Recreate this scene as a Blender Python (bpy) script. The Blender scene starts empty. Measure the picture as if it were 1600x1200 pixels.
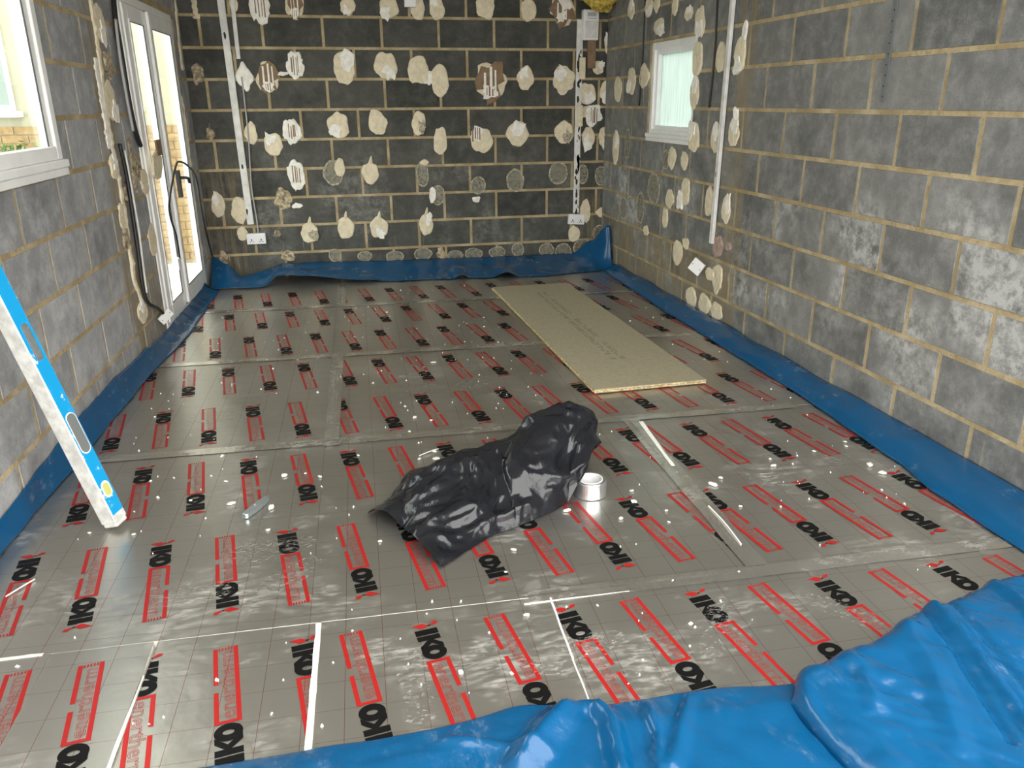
import bpy, bmesh, math, random
from mathutils import Vector, Matrix, noise
random.seed(7)
R_ = random.Random(11)
scene = bpy.context.scene
COL = scene.collection

# ------------------------------------------------------------------ camera
F_PX = 1242.593
CAM = Vector((-2.3216, -6.8621, 1.3806))
YAW, PITCH, ROLL = 0.2139, 0.3424, -0.0072
_cy, _sy, _cp, _sp = math.cos(YAW), math.sin(YAW), math.cos(PITCH), math.sin(PITCH)
FWD = Vector((_sy*_cp, _cy*_cp, -_sp))
_r = Vector((_cy, -_sy, 0)); _u = _r.cross(FWD)
RGT = math.cos(ROLL)*_r + math.sin(ROLL)*_u
UPV = -math.sin(ROLL)*_r + math.cos(ROLL)*_u
cd = bpy.data.cameras.new('camera'); cam = bpy.data.objects.new('camera', cd); COL.objects.link(cam)
cd.sensor_width = 36.0; cd.sensor_fit = 'HORIZONTAL'; cd.lens = F_PX/1600*36
cd.clip_start = 0.02; cd.clip_end = 200
m = Matrix((RGT, UPV, -FWD)).transposed().to_4x4(); m.translation = CAM
cam.matrix_world = m
scene.camera = cam

# ------------------------------------------------------------------ light
world = bpy.data.worlds.new('overcast_sky'); scene.world = world
world.use_nodes = True
bg = world.node_tree.nodes['Background']
bg.inputs[0].default_value = (1.0, 0.985, 0.945, 1); bg.inputs[1].default_value = 1.0
vs = scene.view_settings
vs.view_transform = 'Standard'; vs.look = 'None'; vs.gamma = 1.0; vs.use_curve_mapping = False
vs.exposure = 2.5

# ------------------------------------------------------------------ room frame
WL, SK = 3.346, 0.0325          # left wall: x = -WL + SK*y
ZB, CO, BL = 0.1983, 0.225, 0.45  # first bed joint, course, block length
ZTOP, YFRONT = 2.55, -8.2
TH = -0.031                     # the floor boards lie a little askew
_c, _s = math.cos(TH), math.sin(TH)
def uv2xy(u, v): return (u*_c - v*_s, u*_s + v*_c)
def ray(px, py): return FWD + RGT*((px-800)/F_PX) - UPV*((py-600)/F_PX)
def at_floor(px, py, h=0.0):
    d = ray(px, py); return CAM + d*((h-CAM.z)/d.z)
def at_y(px, py, y):
    d = ray(px, py); return CAM + d*((y-CAM.y)/d.y)
def lwx(y): return -WL + SK*y
_la = Vector((SK, 1, 0)).normalized()
WALLS = {
 'back': (Vector((0, 0, 0)), Vector((1, 0, 0)), Vector((0, -1, 0))),
 'right': (Vector((0, 0, 0)), Vector((0, 1, 0)), Vector((-1, 0, 0))),
 'left': (Vector((-WL, 0, 0)), _la, Vector((_la.y, -_la.x, 0))),
}
def wp(w, a, z, n=0.0):
    o, ax, nn = WALLS[w]; return o + ax*a + Vector((0, 0, z)) + nn*n
def on_wall(w, px, py):
    o, ax, nn = WALLS[w]; d = ray(px, py)
    P = CAM + d*((o-CAM).dot(nn)/d.dot(nn)); return ((P-o).dot(ax), P.z)

# ------------------------------------------------------------------ materials
MATS = {}
def newmat(name):
    mt = bpy.data.materials.new(name); mt.use_nodes = True; MATS[name] = mt
    nt = mt.node_tree; return mt, nt, nt.nodes['Principled BSDF']
def lnk(nt, a, b): nt.links.new(a, b)
def nd(nt, t, **kw):
    n = nt.nodes.new(t)
    for k, v in kw.items():
        if k in n.inputs: n.inputs[k].default_value = v
        else: setattr(n, k, v)
    return n
def math_n(nt, op, a, b=None, clamp=False):
    n = nt.nodes.new('ShaderNodeMath'); n.operation = op; n.use_clamp = clamp
    for i, v in enumerate((a, b)):
        if v is None: continue
        if hasattr(v, 'links') or isinstance(v, bpy.types.NodeSocket): nt.links.new(v, n.inputs[i])
        else: n.inputs[i].default_value = v
    return n.outputs[0]
def mixc(nt, fac, a, b):
    n = nt.nodes.new('ShaderNodeMix'); n.data_type = 'RGBA'
    for s, v in ((n.inputs[0], fac), (n.inputs[6], a), (n.inputs[7], b)):
        if isinstance(v, bpy.types.NodeSocket): nt.links.new(v, s)
        elif isinstance(v, tuple): s.default_value = v if len(v) == 4 else v+(1,)
        else: s.default_value = v
    return n.outputs[2]
def ramp(nt, src, lo, hi):
    n = nt.nodes.new('ShaderNodeMapRange'); nt.links.new(src, n.inputs[0])
    n.inputs[1].default_value = lo; n.inputs[2].default_value = hi; n.interpolation_type = 'SMOOTHSTEP'
    return n.outputs[0]
def noi(nt, vec, scale, detail=3, rough=0.55):
    n = nd(nt, 'ShaderNodeTexNoise', Scale=scale, Detail=detail, Roughness=rough)
    if vec is not None: nt.links.new(vec, n.inputs['Vector'])
    return n.outputs[0]
def bump(nt, bs, h, strength=0.3, dist=0.01):
    b = nd(nt, 'ShaderNodeBump', Strength=strength, Distance=dist); nt.links.new(h, b.inputs['Height'])
    nt.links.new(b.outputs[0], bs.inputs['Normal'])
def scaled(nt, vec, s):
    n = nt.nodes.new('ShaderNodeVectorMath'); n.operation = 'MULTIPLY'; nt.links.new(vec, n.inputs[0])
    n.inputs[1].default_value = s; return n.outputs[0]

def plain(name, col, rough=0.6, metal=0.0, nscale=0, namt=0.15, bmp=0.0, spec=0.5):
    mt, nt, bs = newmat(name)
    bs.inputs['Base Color'].default_value = col+(1,); bs.inputs['Roughness'].default_value = rough
    bs.inputs['Metallic'].default_value = metal; bs.inputs['Specular IOR Level'].default_value = spec
    if nscale:
        g = nd(nt, 'ShaderNodeNewGeometry'); n = noi(nt, g.outputs['Position'], nscale, 4)
        dk = tuple(c*(1-namt*2) for c in col); lt = tuple(min(1, c*(1+namt)) for c in col)
        lnk(nt, mixc(nt, ramp(nt, n, .3, .7), dk, lt), bs.inputs['Base Color'])
        if bmp: bump(nt, bs, n, bmp, 0.004)
    return mt

def block_mat(name, dark, light, axis, effl, bands, zeff=(0.25, 1.1), eff_amt=0.75):
    """concrete block: grey per block, speckle, salt bloom, mortar smears"""
    mt, nt, bs = newmat(name)
    g = nd(nt, 'ShaderNodeNewGeometry'); pos = g.outputs['Position']
    oi = nd(nt, 'ShaderNodeObjectInfo')
    base = mixc(nt, oi.outputs['Random'], dark, light)
    sp = noi(nt, pos, 9, 5, 0.7)
    base = mixc(nt, math_n(nt, 'MULTIPLY', ramp(nt, sp, .38, .75), .55), base, tuple(min(1, c*1.7) for c in light))
    fine = noi(nt, pos, 140, 3, 0.6)
    base = mixc(nt, math_n(nt, 'MULTIPLY', ramp(nt, fine, .55, .72), .35), base, tuple(c*.35 for c in dark))
    base = mixc(nt, math_n(nt, 'MULTIPLY', ramp(nt, fine, .34, .25), .5), base, (.5, .5, .48))
    mot = noi(nt, pos, 3.3, 5, .65)
    base = mixc(nt, math_n(nt, 'MULTIPLY', ramp(nt, mot, .52, .30), .55), base, tuple(c*.55 for c in dark))
    sep = nd(nt, 'ShaderNodeSeparateXYZ'); lnk(nt, pos, sep.inputs[0])
    A = sep.outputs[axis]; Zc = sep.outputs[2]
    # salt bloom: cloudy patches, mostly on the lower courses
    e1 = ramp(nt, noi(nt, pos, 2.6, 2, .5), .42, .62)
    e2 = ramp(nt, noi(nt, pos, 15, 6, .72), .34, .78)
    hz = math_n(nt, 'MULTIPLY', ramp(nt, Zc, zeff[1]+.35, zeff[1]-.25), ramp(nt, Zc, -.1, .35))
    rnd = ramp(nt, oi.outputs['Random'], .35, .95)
    ef = math_n(nt, 'MULTIPLY', math_n(nt, 'MULTIPLY', e1, e2), math_n(nt, 'MULTIPLY', hz, eff_amt))
    ef = math_n(nt, 'ADD', math_n(nt, 'MULTIPLY', ef, rnd), math_n(nt, 'MULTIPLY', ef, .45), True)
    base = mixc(nt, ef, base, effl)
    # dark damp towards nothing, tan mortar dragged down in bands
    st = noi(nt, scaled(nt, pos, (14, 14, 1.1)), 2.2, 5, .7)
    stm = ramp(nt, st, .40, .60)
    for (a0, a1, z0, z1, amt) in bands:
        c = (a0+a1)/2; hw = abs(a1-a0)/2
        dist = math_n(nt, 'ABSOLUTE', math_n(nt, 'SUBTRACT', A, c))
        mk = math_n(nt, 'MULTIPLY', ramp(nt, dist, hw*1.25, hw*.6), ramp(nt, Zc, z1+.08, z1-.08))
        mk = math_n(nt, 'MULTIPLY', math_n(nt, 'MULTIPLY', mk, stm), amt)
        base = mixc(nt, mk, base, (.27, .21, .115))
    dr = math_n(nt, 'MULTIPLY', ramp(nt, st, .6, .72), math_n(nt, 'MULTIPLY', ramp(nt, Zc, .75, .05), .5))
    base = mixc(nt, dr, base, (.42, .38, .28))
    lnk(nt, base, bs.inputs['Base Color']); bs.inputs['Roughness'].default_value = .82
    bs.inputs['Specular IOR Level'].default_value = .3
    hsum = math_n(nt, 'ADD', fine, math_n(nt, 'MULTIPLY', sp, 1.5))
    bump(nt, bs, hsum, .35, .004)
    return mt

BLK = {  # right and left walls paler: light falling on them put into the greys
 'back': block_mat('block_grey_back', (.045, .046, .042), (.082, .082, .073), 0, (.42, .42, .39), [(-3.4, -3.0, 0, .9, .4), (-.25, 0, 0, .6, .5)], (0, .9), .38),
 'right': block_mat('block_grey_right_lit', (.13, .132, .128), (.22, .22, .212), 1, (.46, .46, .445), [(-2.55, -2.33, 0, 2.6, .9), (-2.5, -.2, 0, .45, .9)], (.3, .95), 1.5),
 'left': block_mat('block_grey_left_lit', (.235, .238, .242), (.33, .335, .34), 1, (.55, .55, .54), [(-2.42, -2.1, 0, 2.6, .9), (-2.45, -1.75, 0, .55, .8)], (.2, .9), .55),
}
def mortar_mat():
    mt, nt, bs = newmat('mortar_tan')
    g = nd(nt, 'ShaderNodeNewGeometry'); pos = g.outputs['Position']
    n1 = noi(nt, pos, 6, 4, .6); n2 = noi(nt, pos, 60, 3, .6)
    c = mixc(nt, ramp(nt, n1, .35, .7), (.34, .26, .135), (.52, .42, .26))
    c = mixc(nt, math_n(nt, 'MULTIPLY', ramp(nt, n2, .5, .75), .5), c, (.17, .14, .09))
    lnk(nt, c, bs.inputs['Base Color']); bs.inputs['Roughness'].default_value = .9
    bump(nt, bs, n2, .5, .006); return mt
MORTAR = mortar_mat()

def foil_mat(name, base, rough, metal, grid=True, dust=1.0, wav=0.25):
    mt, nt, bs = newmat(name)
    tc = nd(nt, 'ShaderNodeNewGeometry'); pos = tc.outputs['Position']
    col = None
    n_big = noi(nt, pos, 2.4, 6, .7)
    n_scr = noi(nt, scaled(nt, pos, (3, 9, 3)), 5, 7, .75)
    d = math_n(nt, 'MULTIPLY', ramp(nt, n_big, .46, .70), ramp(nt, n_scr, .42, .68))
    d = math_n(nt, 'MULTIPLY', d, .6*dust, True)
    col = mixc(nt, d, base, (.70, .69, .66))
    if grid:
        rot = nd(nt, 'ShaderNodeMapping'); rot.vector_type = 'POINT'; lnk(nt, pos, rot.inputs[0])
        rot.inputs['Rotation'].default_value = (0, 0, -TH)
        sep = nd(nt, 'ShaderNodeSeparateXYZ'); lnk(nt, rot.outputs[0], sep.inputs[0])
        ms = []
        for k, off in ((0, .03), (1, .037)):
            f = math_n(nt, 'FRACT', math_n(nt, 'MULTIPLY', math_n(nt, 'ADD', sep.outputs[k], 50+off), 10.0))
            ms.append(math_n(nt, 'LESS_THAN', f, .014))
        gm = math_n(nt, 'MAXIMUM', ms[0], math_n(nt, 'MULTIPLY', ms[1], .7))
        col = mixc(nt, math_n(nt, 'MULTIPLY', gm, .75), col, (.30, .035, .035))
    lnk(nt, col, bs.inputs['Base Color'])
    bs.inputs['Metallic'].default_value = metal
    lnk(nt, math_n(nt, 'SUBTRACT', metal, math_n(nt, 'MULTIPLY', d, .8), True), bs.inputs['Metallic'])
    lnk(nt, math_n(nt, 'ADD', rough, math_n(nt, 'MULTIPLY', d, .35)), bs.inputs['Roughness'])
    w = noi(nt, pos, 7, 3, .5); w2 = noi(nt, pos, 45, 2, .5)
    bump(nt, bs, math_n(nt, 'ADD', w, math_n(nt, 'MULTIPLY', w2, .12)), wav, .012)
    return mt
FOIL = foil_mat('board_foil', (.56, .545, .50), .31, .90, dust=1.1)
TAPE = foil_mat('foil_tape', (.74, .72, .67), .24, .92, grid=False, dust=.9, wav=.55)

def membrane_mat():
    mt, nt, bs = newmat('blue_polythene')
    g = nd(nt, 'ShaderNodeNewGeometry'); pos = g.outputs['Position']
    n1 = noi(nt, pos, 3.2, 6, .7); n2 = noi(nt, scaled(nt, pos, (4, 1.4, 4)), 6, 6, .75)
    d = math_n(nt, 'MULTIPLY', ramp(nt, n1, .50, .72), ramp(nt, n2, .46, .72))
    c = mixc(nt, math_n(nt, 'MULTIPLY', d, .55), (.002, .078, .205), (.26, .35, .41))
    lnk(nt, c, bs.inputs['Base Color'])
    lnk(nt, math_n(nt, 'ADD', .20, math_n(nt, 'MULTIPLY', d, .4)), bs.inputs['Roughness'])
    w = noi(nt, pos, 9, 4, .55); bump(nt, bs, w, .22, .02); return mt
BLUE = membrane_mat()
CREAM = plain('plaster_adhesive_cream', (.76, .67, .49), .9, 0, 26, .06, .5)
ROUGHD = plain('plaster_adhesive_crumbly', (.45, .37, .25), .95, 0, 40, .35, .9)
WHITEP = plain('plasterboard_paper_white', (.90, .87, .80), .85, 0, 30, .06, .2)
BROWNP = plain('plasterboard_paper_brown', (.25, .165, .10), .9, 0, 20, .1, .2)
PINKP = plain('plaster_pinkish', (.42, .31, .26), .9, 0, 22, .12, .4)
UPVC = plain('white_upvc', (.90, .90, .89), .32, 0, 6, .03)
UPVCD = plain('gasket_black', (.02, .02, .022), .5)
PLASW = plain('white_plastic', (.83, .83, .83), .35)
CABK = plain('cable_black', (.015, .015, .017), .45)
CABG = plain('cable_grey', (.42, .42, .42), .5)
BLACKS = plain('black_print', (.006, .006, .006), .45, spec=.15)
REDP = plain('red_print', (.50, .022, .020), .35, .35)
FOAM = plain('white_foam', (.85, .83, .76), .9, 0, 40, .06, .4)
CHIPT = plain('chipboard_face', (.40, .36, .25), .75, 0, 55, .05, .15)
CHIPE = plain('chipboard_edge', (.66, .54, .32), .9, 0, 90, .28, .6)
PRTG = plain('faded_print', (.20, .19, .13), .8)
TRUNK = plain('trunking_dirty_white', (.74, .73, .70), .4, 0, 14, .08)
SPLAT = plain('black_adhesive', (.02, .018, .015), .7)
METAL = plain('aluminium', (.72, .74, .76), .28, .9)
KNIFE = plain('knife_metal', (.62, .70, .74), .30, .85)
LBLUE = plain('level_blue', (.004, .30, .62), .4, 0, 18, .05)
_lt = LBLUE.node_tree; _lb = _lt.nodes['Principled BSDF']; _lg = nd(_lt, 'ShaderNodeNewGeometry')
_lm = ramp(_lt, noi(_lt, _lg.outputs['Position'], 24, 5, .75), .60, .64)
lnk(_lt, mixc(_lt, _lm, (.004, .30, .62), (.66, .68, .68)), _lb.inputs['Base Color'])
LWHITE = plain('level_dirty_white', (.66, .66, .63), .55, 0, 25, .12)
GREYM = plain('hand_hole_grey', (.16, .17, .17), .5)
VIAL = plain('vial_yellow', (.55, .55, .16), .15)  # plain yellow-green vial liquid
YELW = plain('mineral_wool', (.62, .46, .09), .95, 0, 35, .3, .8)
BRICK = plain('buff_brick', (.34, .23, .11), .9, 0, 18, .15, .3)
BRMORT = plain('brick_mortar', (.36, .32, .26), .9)
RENDER = plain('cream_render', (.40, .385, .30), .9, 0, 3, .03)
PAVE = plain('concrete_paving', (.55, .53, .49), .9, 0, 4, .1)
SLABM = plain('concrete_slab', (.30, .29, .27), .9, 0, 4, .15)
CEILM = plain('roof_boards', (.58, .54, .47), .9, 0, 4, .15)
LEAF = plain('leaf_green', (.12, .22, .06), .7, 0, 12, .3)
HEDGE = plain('hedge_green', (.20, .28, .17), .8, 0, 9, .3, .8)
GLASSD = plain('house_glass', (.22, .27, .25), .1)
SPECK = plain('plaster_white', (.86, .85, .81), .9)
GHM, _gnt, _gb = newmat('adhesive_film')
_gb.inputs['Base Color'].default_value = (.36, .34, .26, 1); _gb.inputs['Roughness'].default_value = .5
_g = nd(_gnt, 'ShaderNodeNewGeometry'); _n = noi(_gnt, _g.outputs['Position'], 38, 5, .7)
lnk(_gnt, math_n(_gnt, 'MULTIPLY', ramp(_gnt, _n, -.2, 1.0), .85), _gb.inputs['Alpha'])
GRIM = plain('adhesive_rim', (.47, .42, .31), .85, 0, 60, .3)

def bag_mat():
    mt, nt, bs = newmat('black_polythene')
    g = nd(nt, 'ShaderNodeNewGeometry'); pos = g.outputs['Position']
    bs.inputs['Base Color'].default_value = (.009, .010, .014, 1)
    bs.inputs['Roughness'].default_value = .22; bs.inputs['Specular IOR Level'].default_value = .6
    v = nd(nt, 'ShaderNodeTexVoronoi', Scale=9.0); v.feature = 'DISTANCE_TO_EDGE'
    w = nd(nt, 'ShaderNodeVectorMath'); w.operation = 'ADD'; lnk(nt, pos, w.inputs[0])
    nz = nd(nt, 'ShaderNodeTexNoise', Scale=6.0, Detail=3.0)
    lnk(nt, pos, nz.inputs['Vector']); lnk(nt, scaled(nt, nz.outputs['Color'], (.25, .25, .25)), w.inputs[1])
    lnk(nt, w.outputs[0], v.inputs['Vector'])
    n2 = noi(nt, pos, 26, 3, .5)
    bump(nt, bs, math_n(nt, 'ADD', math_n(nt, 'MULTIPLY', v.outputs[0], 1.6), n2), .22, .010)
    return mt
BAGM = bag_mat()

def glass_mat(name, frost=False):
    mt = bpy.data.materials.new(name); mt.use_nodes = True; nt = mt.node_tree; nt.nodes.clear()
    out = nt.nodes.new('ShaderNodeOutputMaterial'); mx = nt.nodes.new('ShaderNodeMixShader')
    tr = nt.nodes.new('ShaderNodeBsdfTransparent'); tr.inputs[0].default_value = (.38, .41, .40, 1) if frost else (.93, .97, .95, 1)
    if frost:
        b = nt.nodes.new('ShaderNodeBsdfTranslucent'); b.inputs[0].default_value = (.50, .555, .54, 1); mx.inputs[0].default_value = .72
        g = nd(nt, 'ShaderNodeNewGeometry'); n = noi(nt, scaled(nt, g.outputs['Position'], (1, 14, 1.2)), 2.4, 4, .6)
        lnk(nt, ramp(nt, n, -.2, .75), mx.inputs[0])
    else:
        b = nt.nodes.new('ShaderNodeBsdfGlossy'); b.inputs[0].default_value = (1, 1, 1, 1); b.inputs[1].default_value = .02
        mx.inputs[0].default_value = .07
    nt.links.new(tr.outputs[0], mx.inputs[1]); nt.links.new(b.outputs[0], mx.inputs[2]); nt.links.new(mx.outputs[0], out.inputs[0])
    return mt
GLASS = glass_mat('window_glass'); FROST = glass_mat('misted_glass', True)

# ------------------------------------------------------------------ object helpers
def mesh(name, verts, faces, mats, midx=None, smooth=False):
    me = bpy.data.meshes.new(name); me.from_pydata([tuple(v) for v in verts], [], faces)
    for mt in (mats if isinstance(mats, (list, tuple)) else [mats]): me.materials.append(mt)
    if midx: me.polygons.foreach_set('material_index', midx)
    if smooth: me.polygons.foreach_set('use_smooth', [True]*len(me.polygons))
    me.update(); return me
def link(name, me, parent=None, loc=None):
    o = bpy.data.objects.new(name, me); COL.objects.link(o)
    if parent: o.parent = parent
    if loc is not None: o.location = loc
    return o
def tag(o, label, cat, group=None):
    o['label'] = label; o['category'] = cat
    if group: o['group'] = group
    return o
def struct(o): o['kind'] = 'structure'; return o
def empty(name, loc=(0, 0, 0)):
    o = bpy.data.objects.new(name, None); COL.objects.link(o); o.location = loc; return o
class MB:
    def __init__(s): s.v = []; s.f = []; s.mi = []
    def add(s, vs_, fs, mi=0):
        b = len(s.v); s.v += [Vector(v) for v in vs_]; s.f += [tuple(b+i for i in f) for f in fs]; s.mi += [mi]*len(fs)
    def hexa(s, p, mi=0):   # p: 8 points, bottom 4 then top 4
        s.add(p, [(0, 3, 2, 1), (4, 5, 6, 7), (0, 1, 5, 4), (1, 2, 6, 5), (2, 3, 7, 6), (3, 0, 4, 7)], mi)
    def wbox(s, w, a0, a1, z0, z1, n0, n1, mi=0):   # box in wall coordinates
        s.hexa([wp(w, a, z, n) for n in (n0, n1) for a, z in ((a0, z0), (a1, z0), (a1, z1), (a0, z1))], mi)
    def box(s, x0, x1, y0, y1, z0, z1, mi=0):
        s.hexa([(x, y, z) for z in (z0, z1) for x, y in ((x0, y0), (x1, y0), (x1, y1), (x0, y1))], mi)
    def obox(s, c, ax, ay, az, hx, hy, hz, mi=0):
        c = Vector(c)
        s.hexa([c+ax*(i*hx)+ay*(j*hy)+az*(k*hz) for k in (-1, 1) for i, j in ((-1, -1), (1, -1), (1, 1), (-1, 1))], mi)
    def tube(s, pts, r, n=6, mi=0):
        pts = [Vector(p) for p in pts]; rings = []
        for i, p in enumerate(pts):
            t = (pts[min(i+1, len(pts)-1)]-pts[max(i-1, 0)]).normalized()
            a = t.cross(Vector((.3, .2, 1))); a = a.normalized() if a.length > 1e-4 else Vector((1, 0, 0)); b = t.cross(a)
            rr = r[i] if isinstance(r, (list, tuple)) else r
            rings.append([p+a*(rr*math.cos(6.2832*k/n))+b*(rr*math.sin(6.2832*k/n)) for k in range(n)])
        vs_ = [v for rg in rings for v in rg]; fs = []
        for i in range(len(rings)-1):
            for k in range(n): fs.append((i*n+k, i*n+(k+1) % n, (i+1)*n+(k+1) % n, (i+1)*n+k))
        fs.append(tuple(range(n))[::-1]); fs.append(tuple((len(rings)-1)*n+k for k in range(n)))
        s.add(vs_, fs, mi)
    def build(s, name, mats, parent=None, smooth=False, bevel=0, origin=None):
        o_ = Vector(origin) if origin is not None else Vector((0, 0, 0))
        me = mesh(name, [v-o_ for v in s.v], s.f, mats, s.mi, smooth)
        o = link(name, me, parent, o_)
        if bevel:
            md = o.modifiers.new('bevel', 'BEVEL'); md.width = bevel; md.segments = 2; md.limit_method = 'ANGLE'
        return o
def smoothpath(pts, k=6):
    pts = [Vector(p) for p in pts]; out = []
    for i in range(len(pts)-1):
        p0, p1, p2, p3 = pts[max(i-1, 0)], pts[i], pts[i+1], pts[min(i+2, len(pts)-1)]
        for j in range(k):
            t = j/k
            out.append(.5*((2*p1)+(p2-p0)*t+(2*p0-5*p1+4*p2-p3)*t*t+(-p0+3*p1-3*p2+p3)*t**3))
    return out+[pts[-1]]
def lerp_tab(tab, x):
    if x <= tab[0][0]: return tab[0][1]
    for (x0, y0), (x1, y1) in zip(tab, tab[1:]):
        if x <= x1:
            t = (x-x0)/(x1-x0); t = t*t*(3-2*t); return y0+(y1-y0)*t
    return tab[-1][1]
def nz(x, y, z=0.0): return noise.noise(Vector((x, y, z)))
def grid_mesh(name, nu, nv, fn, mat, parent=None, thick=0.0):
    vs_ = [fn(i/(nu-1), j/(nv-1)) for i in range(nu) for j in range(nv)]
    fs = [(i*nv+j, (i+1)*nv+j, (i+1)*nv+j+1, i*nv+j+1) for i in range(nu-1) for j in range(nv-1)]
    o = link(name, mesh(name, vs_, fs, mat, None, True), parent)
    if thick:
        md = o.modifiers.new('thick', 'SOLIDIFY'); md.thickness = thick; md.offset = 0
    return o

# ------------------------------------------------------------------ walls of concrete blocks
def sub_rect(r, h):
    a0, a1, z0, z1 = r; b0, b1, c0, c1 = h
    if b0 >= a1 or b1 <= a0 or c0 >= z1 or c1 <= z0: return [r]
    out = []
    if a0 < b0: out.append((a0, b0, z0, z1))
    if b1 < a1: out.append((b1, a1, z0, z1))
    m0, m1 = max(a0, b0), min(a1, b1)
    if z0 < c0: out.append((m0, m1, z0, c0))
    if c1 < z1: out.append((m0, m1, c1, z1))
    return out
J = 0.0105
def block_mesh(wd, hg, mat):
    i = 0.0015; e = 0.012
    v = [(-wd/2, -hg/2, -e), (wd/2, -hg/2, -e), (wd/2, hg/2, -e), (-wd/2, hg/2, -e),
         (-wd/2, -hg/2, -i), (wd/2, -hg/2, -i), (wd/2, hg/2, -i), (-wd/2, hg/2, -i),
         (-wd/2+i, -hg/2+i, 0), (wd/2-i, -hg/2+i, 0), (wd/2-i, hg/2-i, 0), (-wd/2+i, hg/2-i, 0)]
    f = [(0, 1, 5, 4), (1, 2, 6, 5), (2, 3, 7, 6), (3, 0, 4, 7), (4, 5, 9, 8), (5, 6, 10, 9), (6, 7, 11, 10), (7, 4, 8, 11), (8, 9, 10, 11)]
    return mesh('concrete_block', v, f, mat)
def build_wall(w, a0, a1, phase_odd, holes, thick=0.12):
    o, ax, nn = WALLS[w]
    mb = MB(); rects = [(a0, a1, -.3, ZTOP)]
    for h in holes: rects = [q for r in rects for q in sub_rect(r, h)]
    for r in rects: mb.wbox(w, r[0], r[1], r[2], r[3], -thick, -.0025)
    wall = struct(mb.build('wall_'+w, MORTAR))
    R3 = Matrix((ax, Vector((0, 0, 1)), nn)).transposed()
    if R3.determinant() < 0: R3 = Matrix((-ax, Vector((0, 0, 1)), nn)).transposed()
    eul = R3.to_euler(); cache = {}
    for j in range(-2, 11):
        z0, z1 = ZB+j*CO, ZB+(j+1)*CO
        ph = phase_odd if j % 2 else phase_odd+BL/2
        k0 = math.floor((a0-ph)/BL)
        k = k0
        while ph+k*BL < a1:
            r = (max(a0, ph+k*BL), min(a1, ph+(k+1)*BL), max(z0, -.3), min(z1, ZTOP)); k += 1
            if r[1]-r[0] < .04: continue
            rs = [r]
            for h in holes: rs = [q for rr in rs for q in sub_rect(rr, h)]
            for q in rs:
                wd, hg = q[1]-q[0]-2*J, q[3]-q[2]-2*J
                if wd < .015 or hg < .015: continue
                key = (round(wd, 3), round(hg, 3))
                if key not in cache: cache[key] = block_mesh(wd, hg, BLK[w])
                b = link('concrete_block', cache[key], wall)
                b.location = wp(w, (q[0]+q[1])/2, (q[2]+q[3])/2, R_.uniform(-.0015, .0025))
                b.rotation_euler = eul
    return wall
DOOR = (-1.72, -.33, .045, 1.965)       # a0,a1,z0,z1 on the left wall
WIN1 = (-4.95, -3.03, 1.10, 2.28)
WIN2 = (-1.775, -.99, 1.10, 1.765)      # on the right wall
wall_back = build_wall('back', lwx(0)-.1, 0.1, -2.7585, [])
wall_right = build_wall('right', -5.75, 0, -3.1353, [WIN2])  # stops early: unseen opening added so daylight reaches the left wall
wall_left = build_wall('left', YFRONT, 0, -2.676, [DOOR, WIN1], .05)

mb = MB(); mb.box(-3.9, .15, -5.6, .15, ZTOP, ZTOP+.12); struct(mb.build('ceiling', CEILM))  # unseen; front edge and pale colour set for the light inside

# ------------------------------------------------------------------ floor of foil-faced insulation boards
mb = MB(); mb.box(-3.9, .15, -9.5, .15, -.22, -.105); floor = struct(mb.build('floor', SLABM))
SEAM = [.0, -1.23, -2.435, -3.695, -4.978, -6.25, -7.5]
VS = [[-2.30], [-.965], [-2.30], [-.965], [-3.0, -2.737, -2.305, -1.64], [-2.2]]
def clip_poly(poly, nx, ny, c):   # keep nx*x+ny*y <= c
    out = []
    for (p, q) in zip(poly, poly[1:]+poly[:1]):
        dp, dq = nx*p[0]+ny*p[1]-c, nx*q[0]+ny*q[1]-c
        if dp <= 0: out.append(p)
        if dp*dq < 0:
            t = dp/(dp-dq); out.append((p[0]+(q[0]-p[0])*t, p[1]+(q[1]-p[1])*t))
    return out
boards = {}
for r in range(6):
    us = [-3.6]+VS[r]+[.4]
    for c in range(len(us)-1):
        g = .0008
        gl = .005 if (r == 4 and c in (2, 3)) else g
        gr = .005 if (r == 4 and c in (1, 2)) else g
        u0, u1, v0, v1 = us[c]+gl, us[c+1]-gr, SEAM[r+1]+g, SEAM[r]-g
        poly = [uv2xy(u0, v0), uv2xy(u1, v0), uv2xy(u1, v1), uv2xy(u0, v1)]
        poly = clip_poly(poly, 1, 0, -.012); poly = clip_poly(poly, 0, 1, -.012); poly = clip_poly(poly, -1, SK, WL-.012)
        n = len(poly); dz = R_.uniform(-.0008, .0008)
        vsx = [(x, y, -.10) for x, y in poly]+[(x, y, -.002+dz) for x, y in poly]
        cx = sum(x for x, y in poly)/n; cyy = sum(y for x, y in poly)/n
        vsx += [(x+(cx-x)*.0015, y+(cyy-y)*.0015, dz) for x, y in poly]
        fs = [tuple(range(2*n, 3*n))]
        for i in range(n):
            k = (i+1) % n; fs += [(i, k, n+k, n+i), (n+i, n+k, 2*n+k, 2*n+i)]
        boards[(r, c)] = (link('insulation_board', mesh('insulation_board', vsx, fs, [FOIL, FOAM], [0]+[1, 0]*n), floor), u0, u1)

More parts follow.
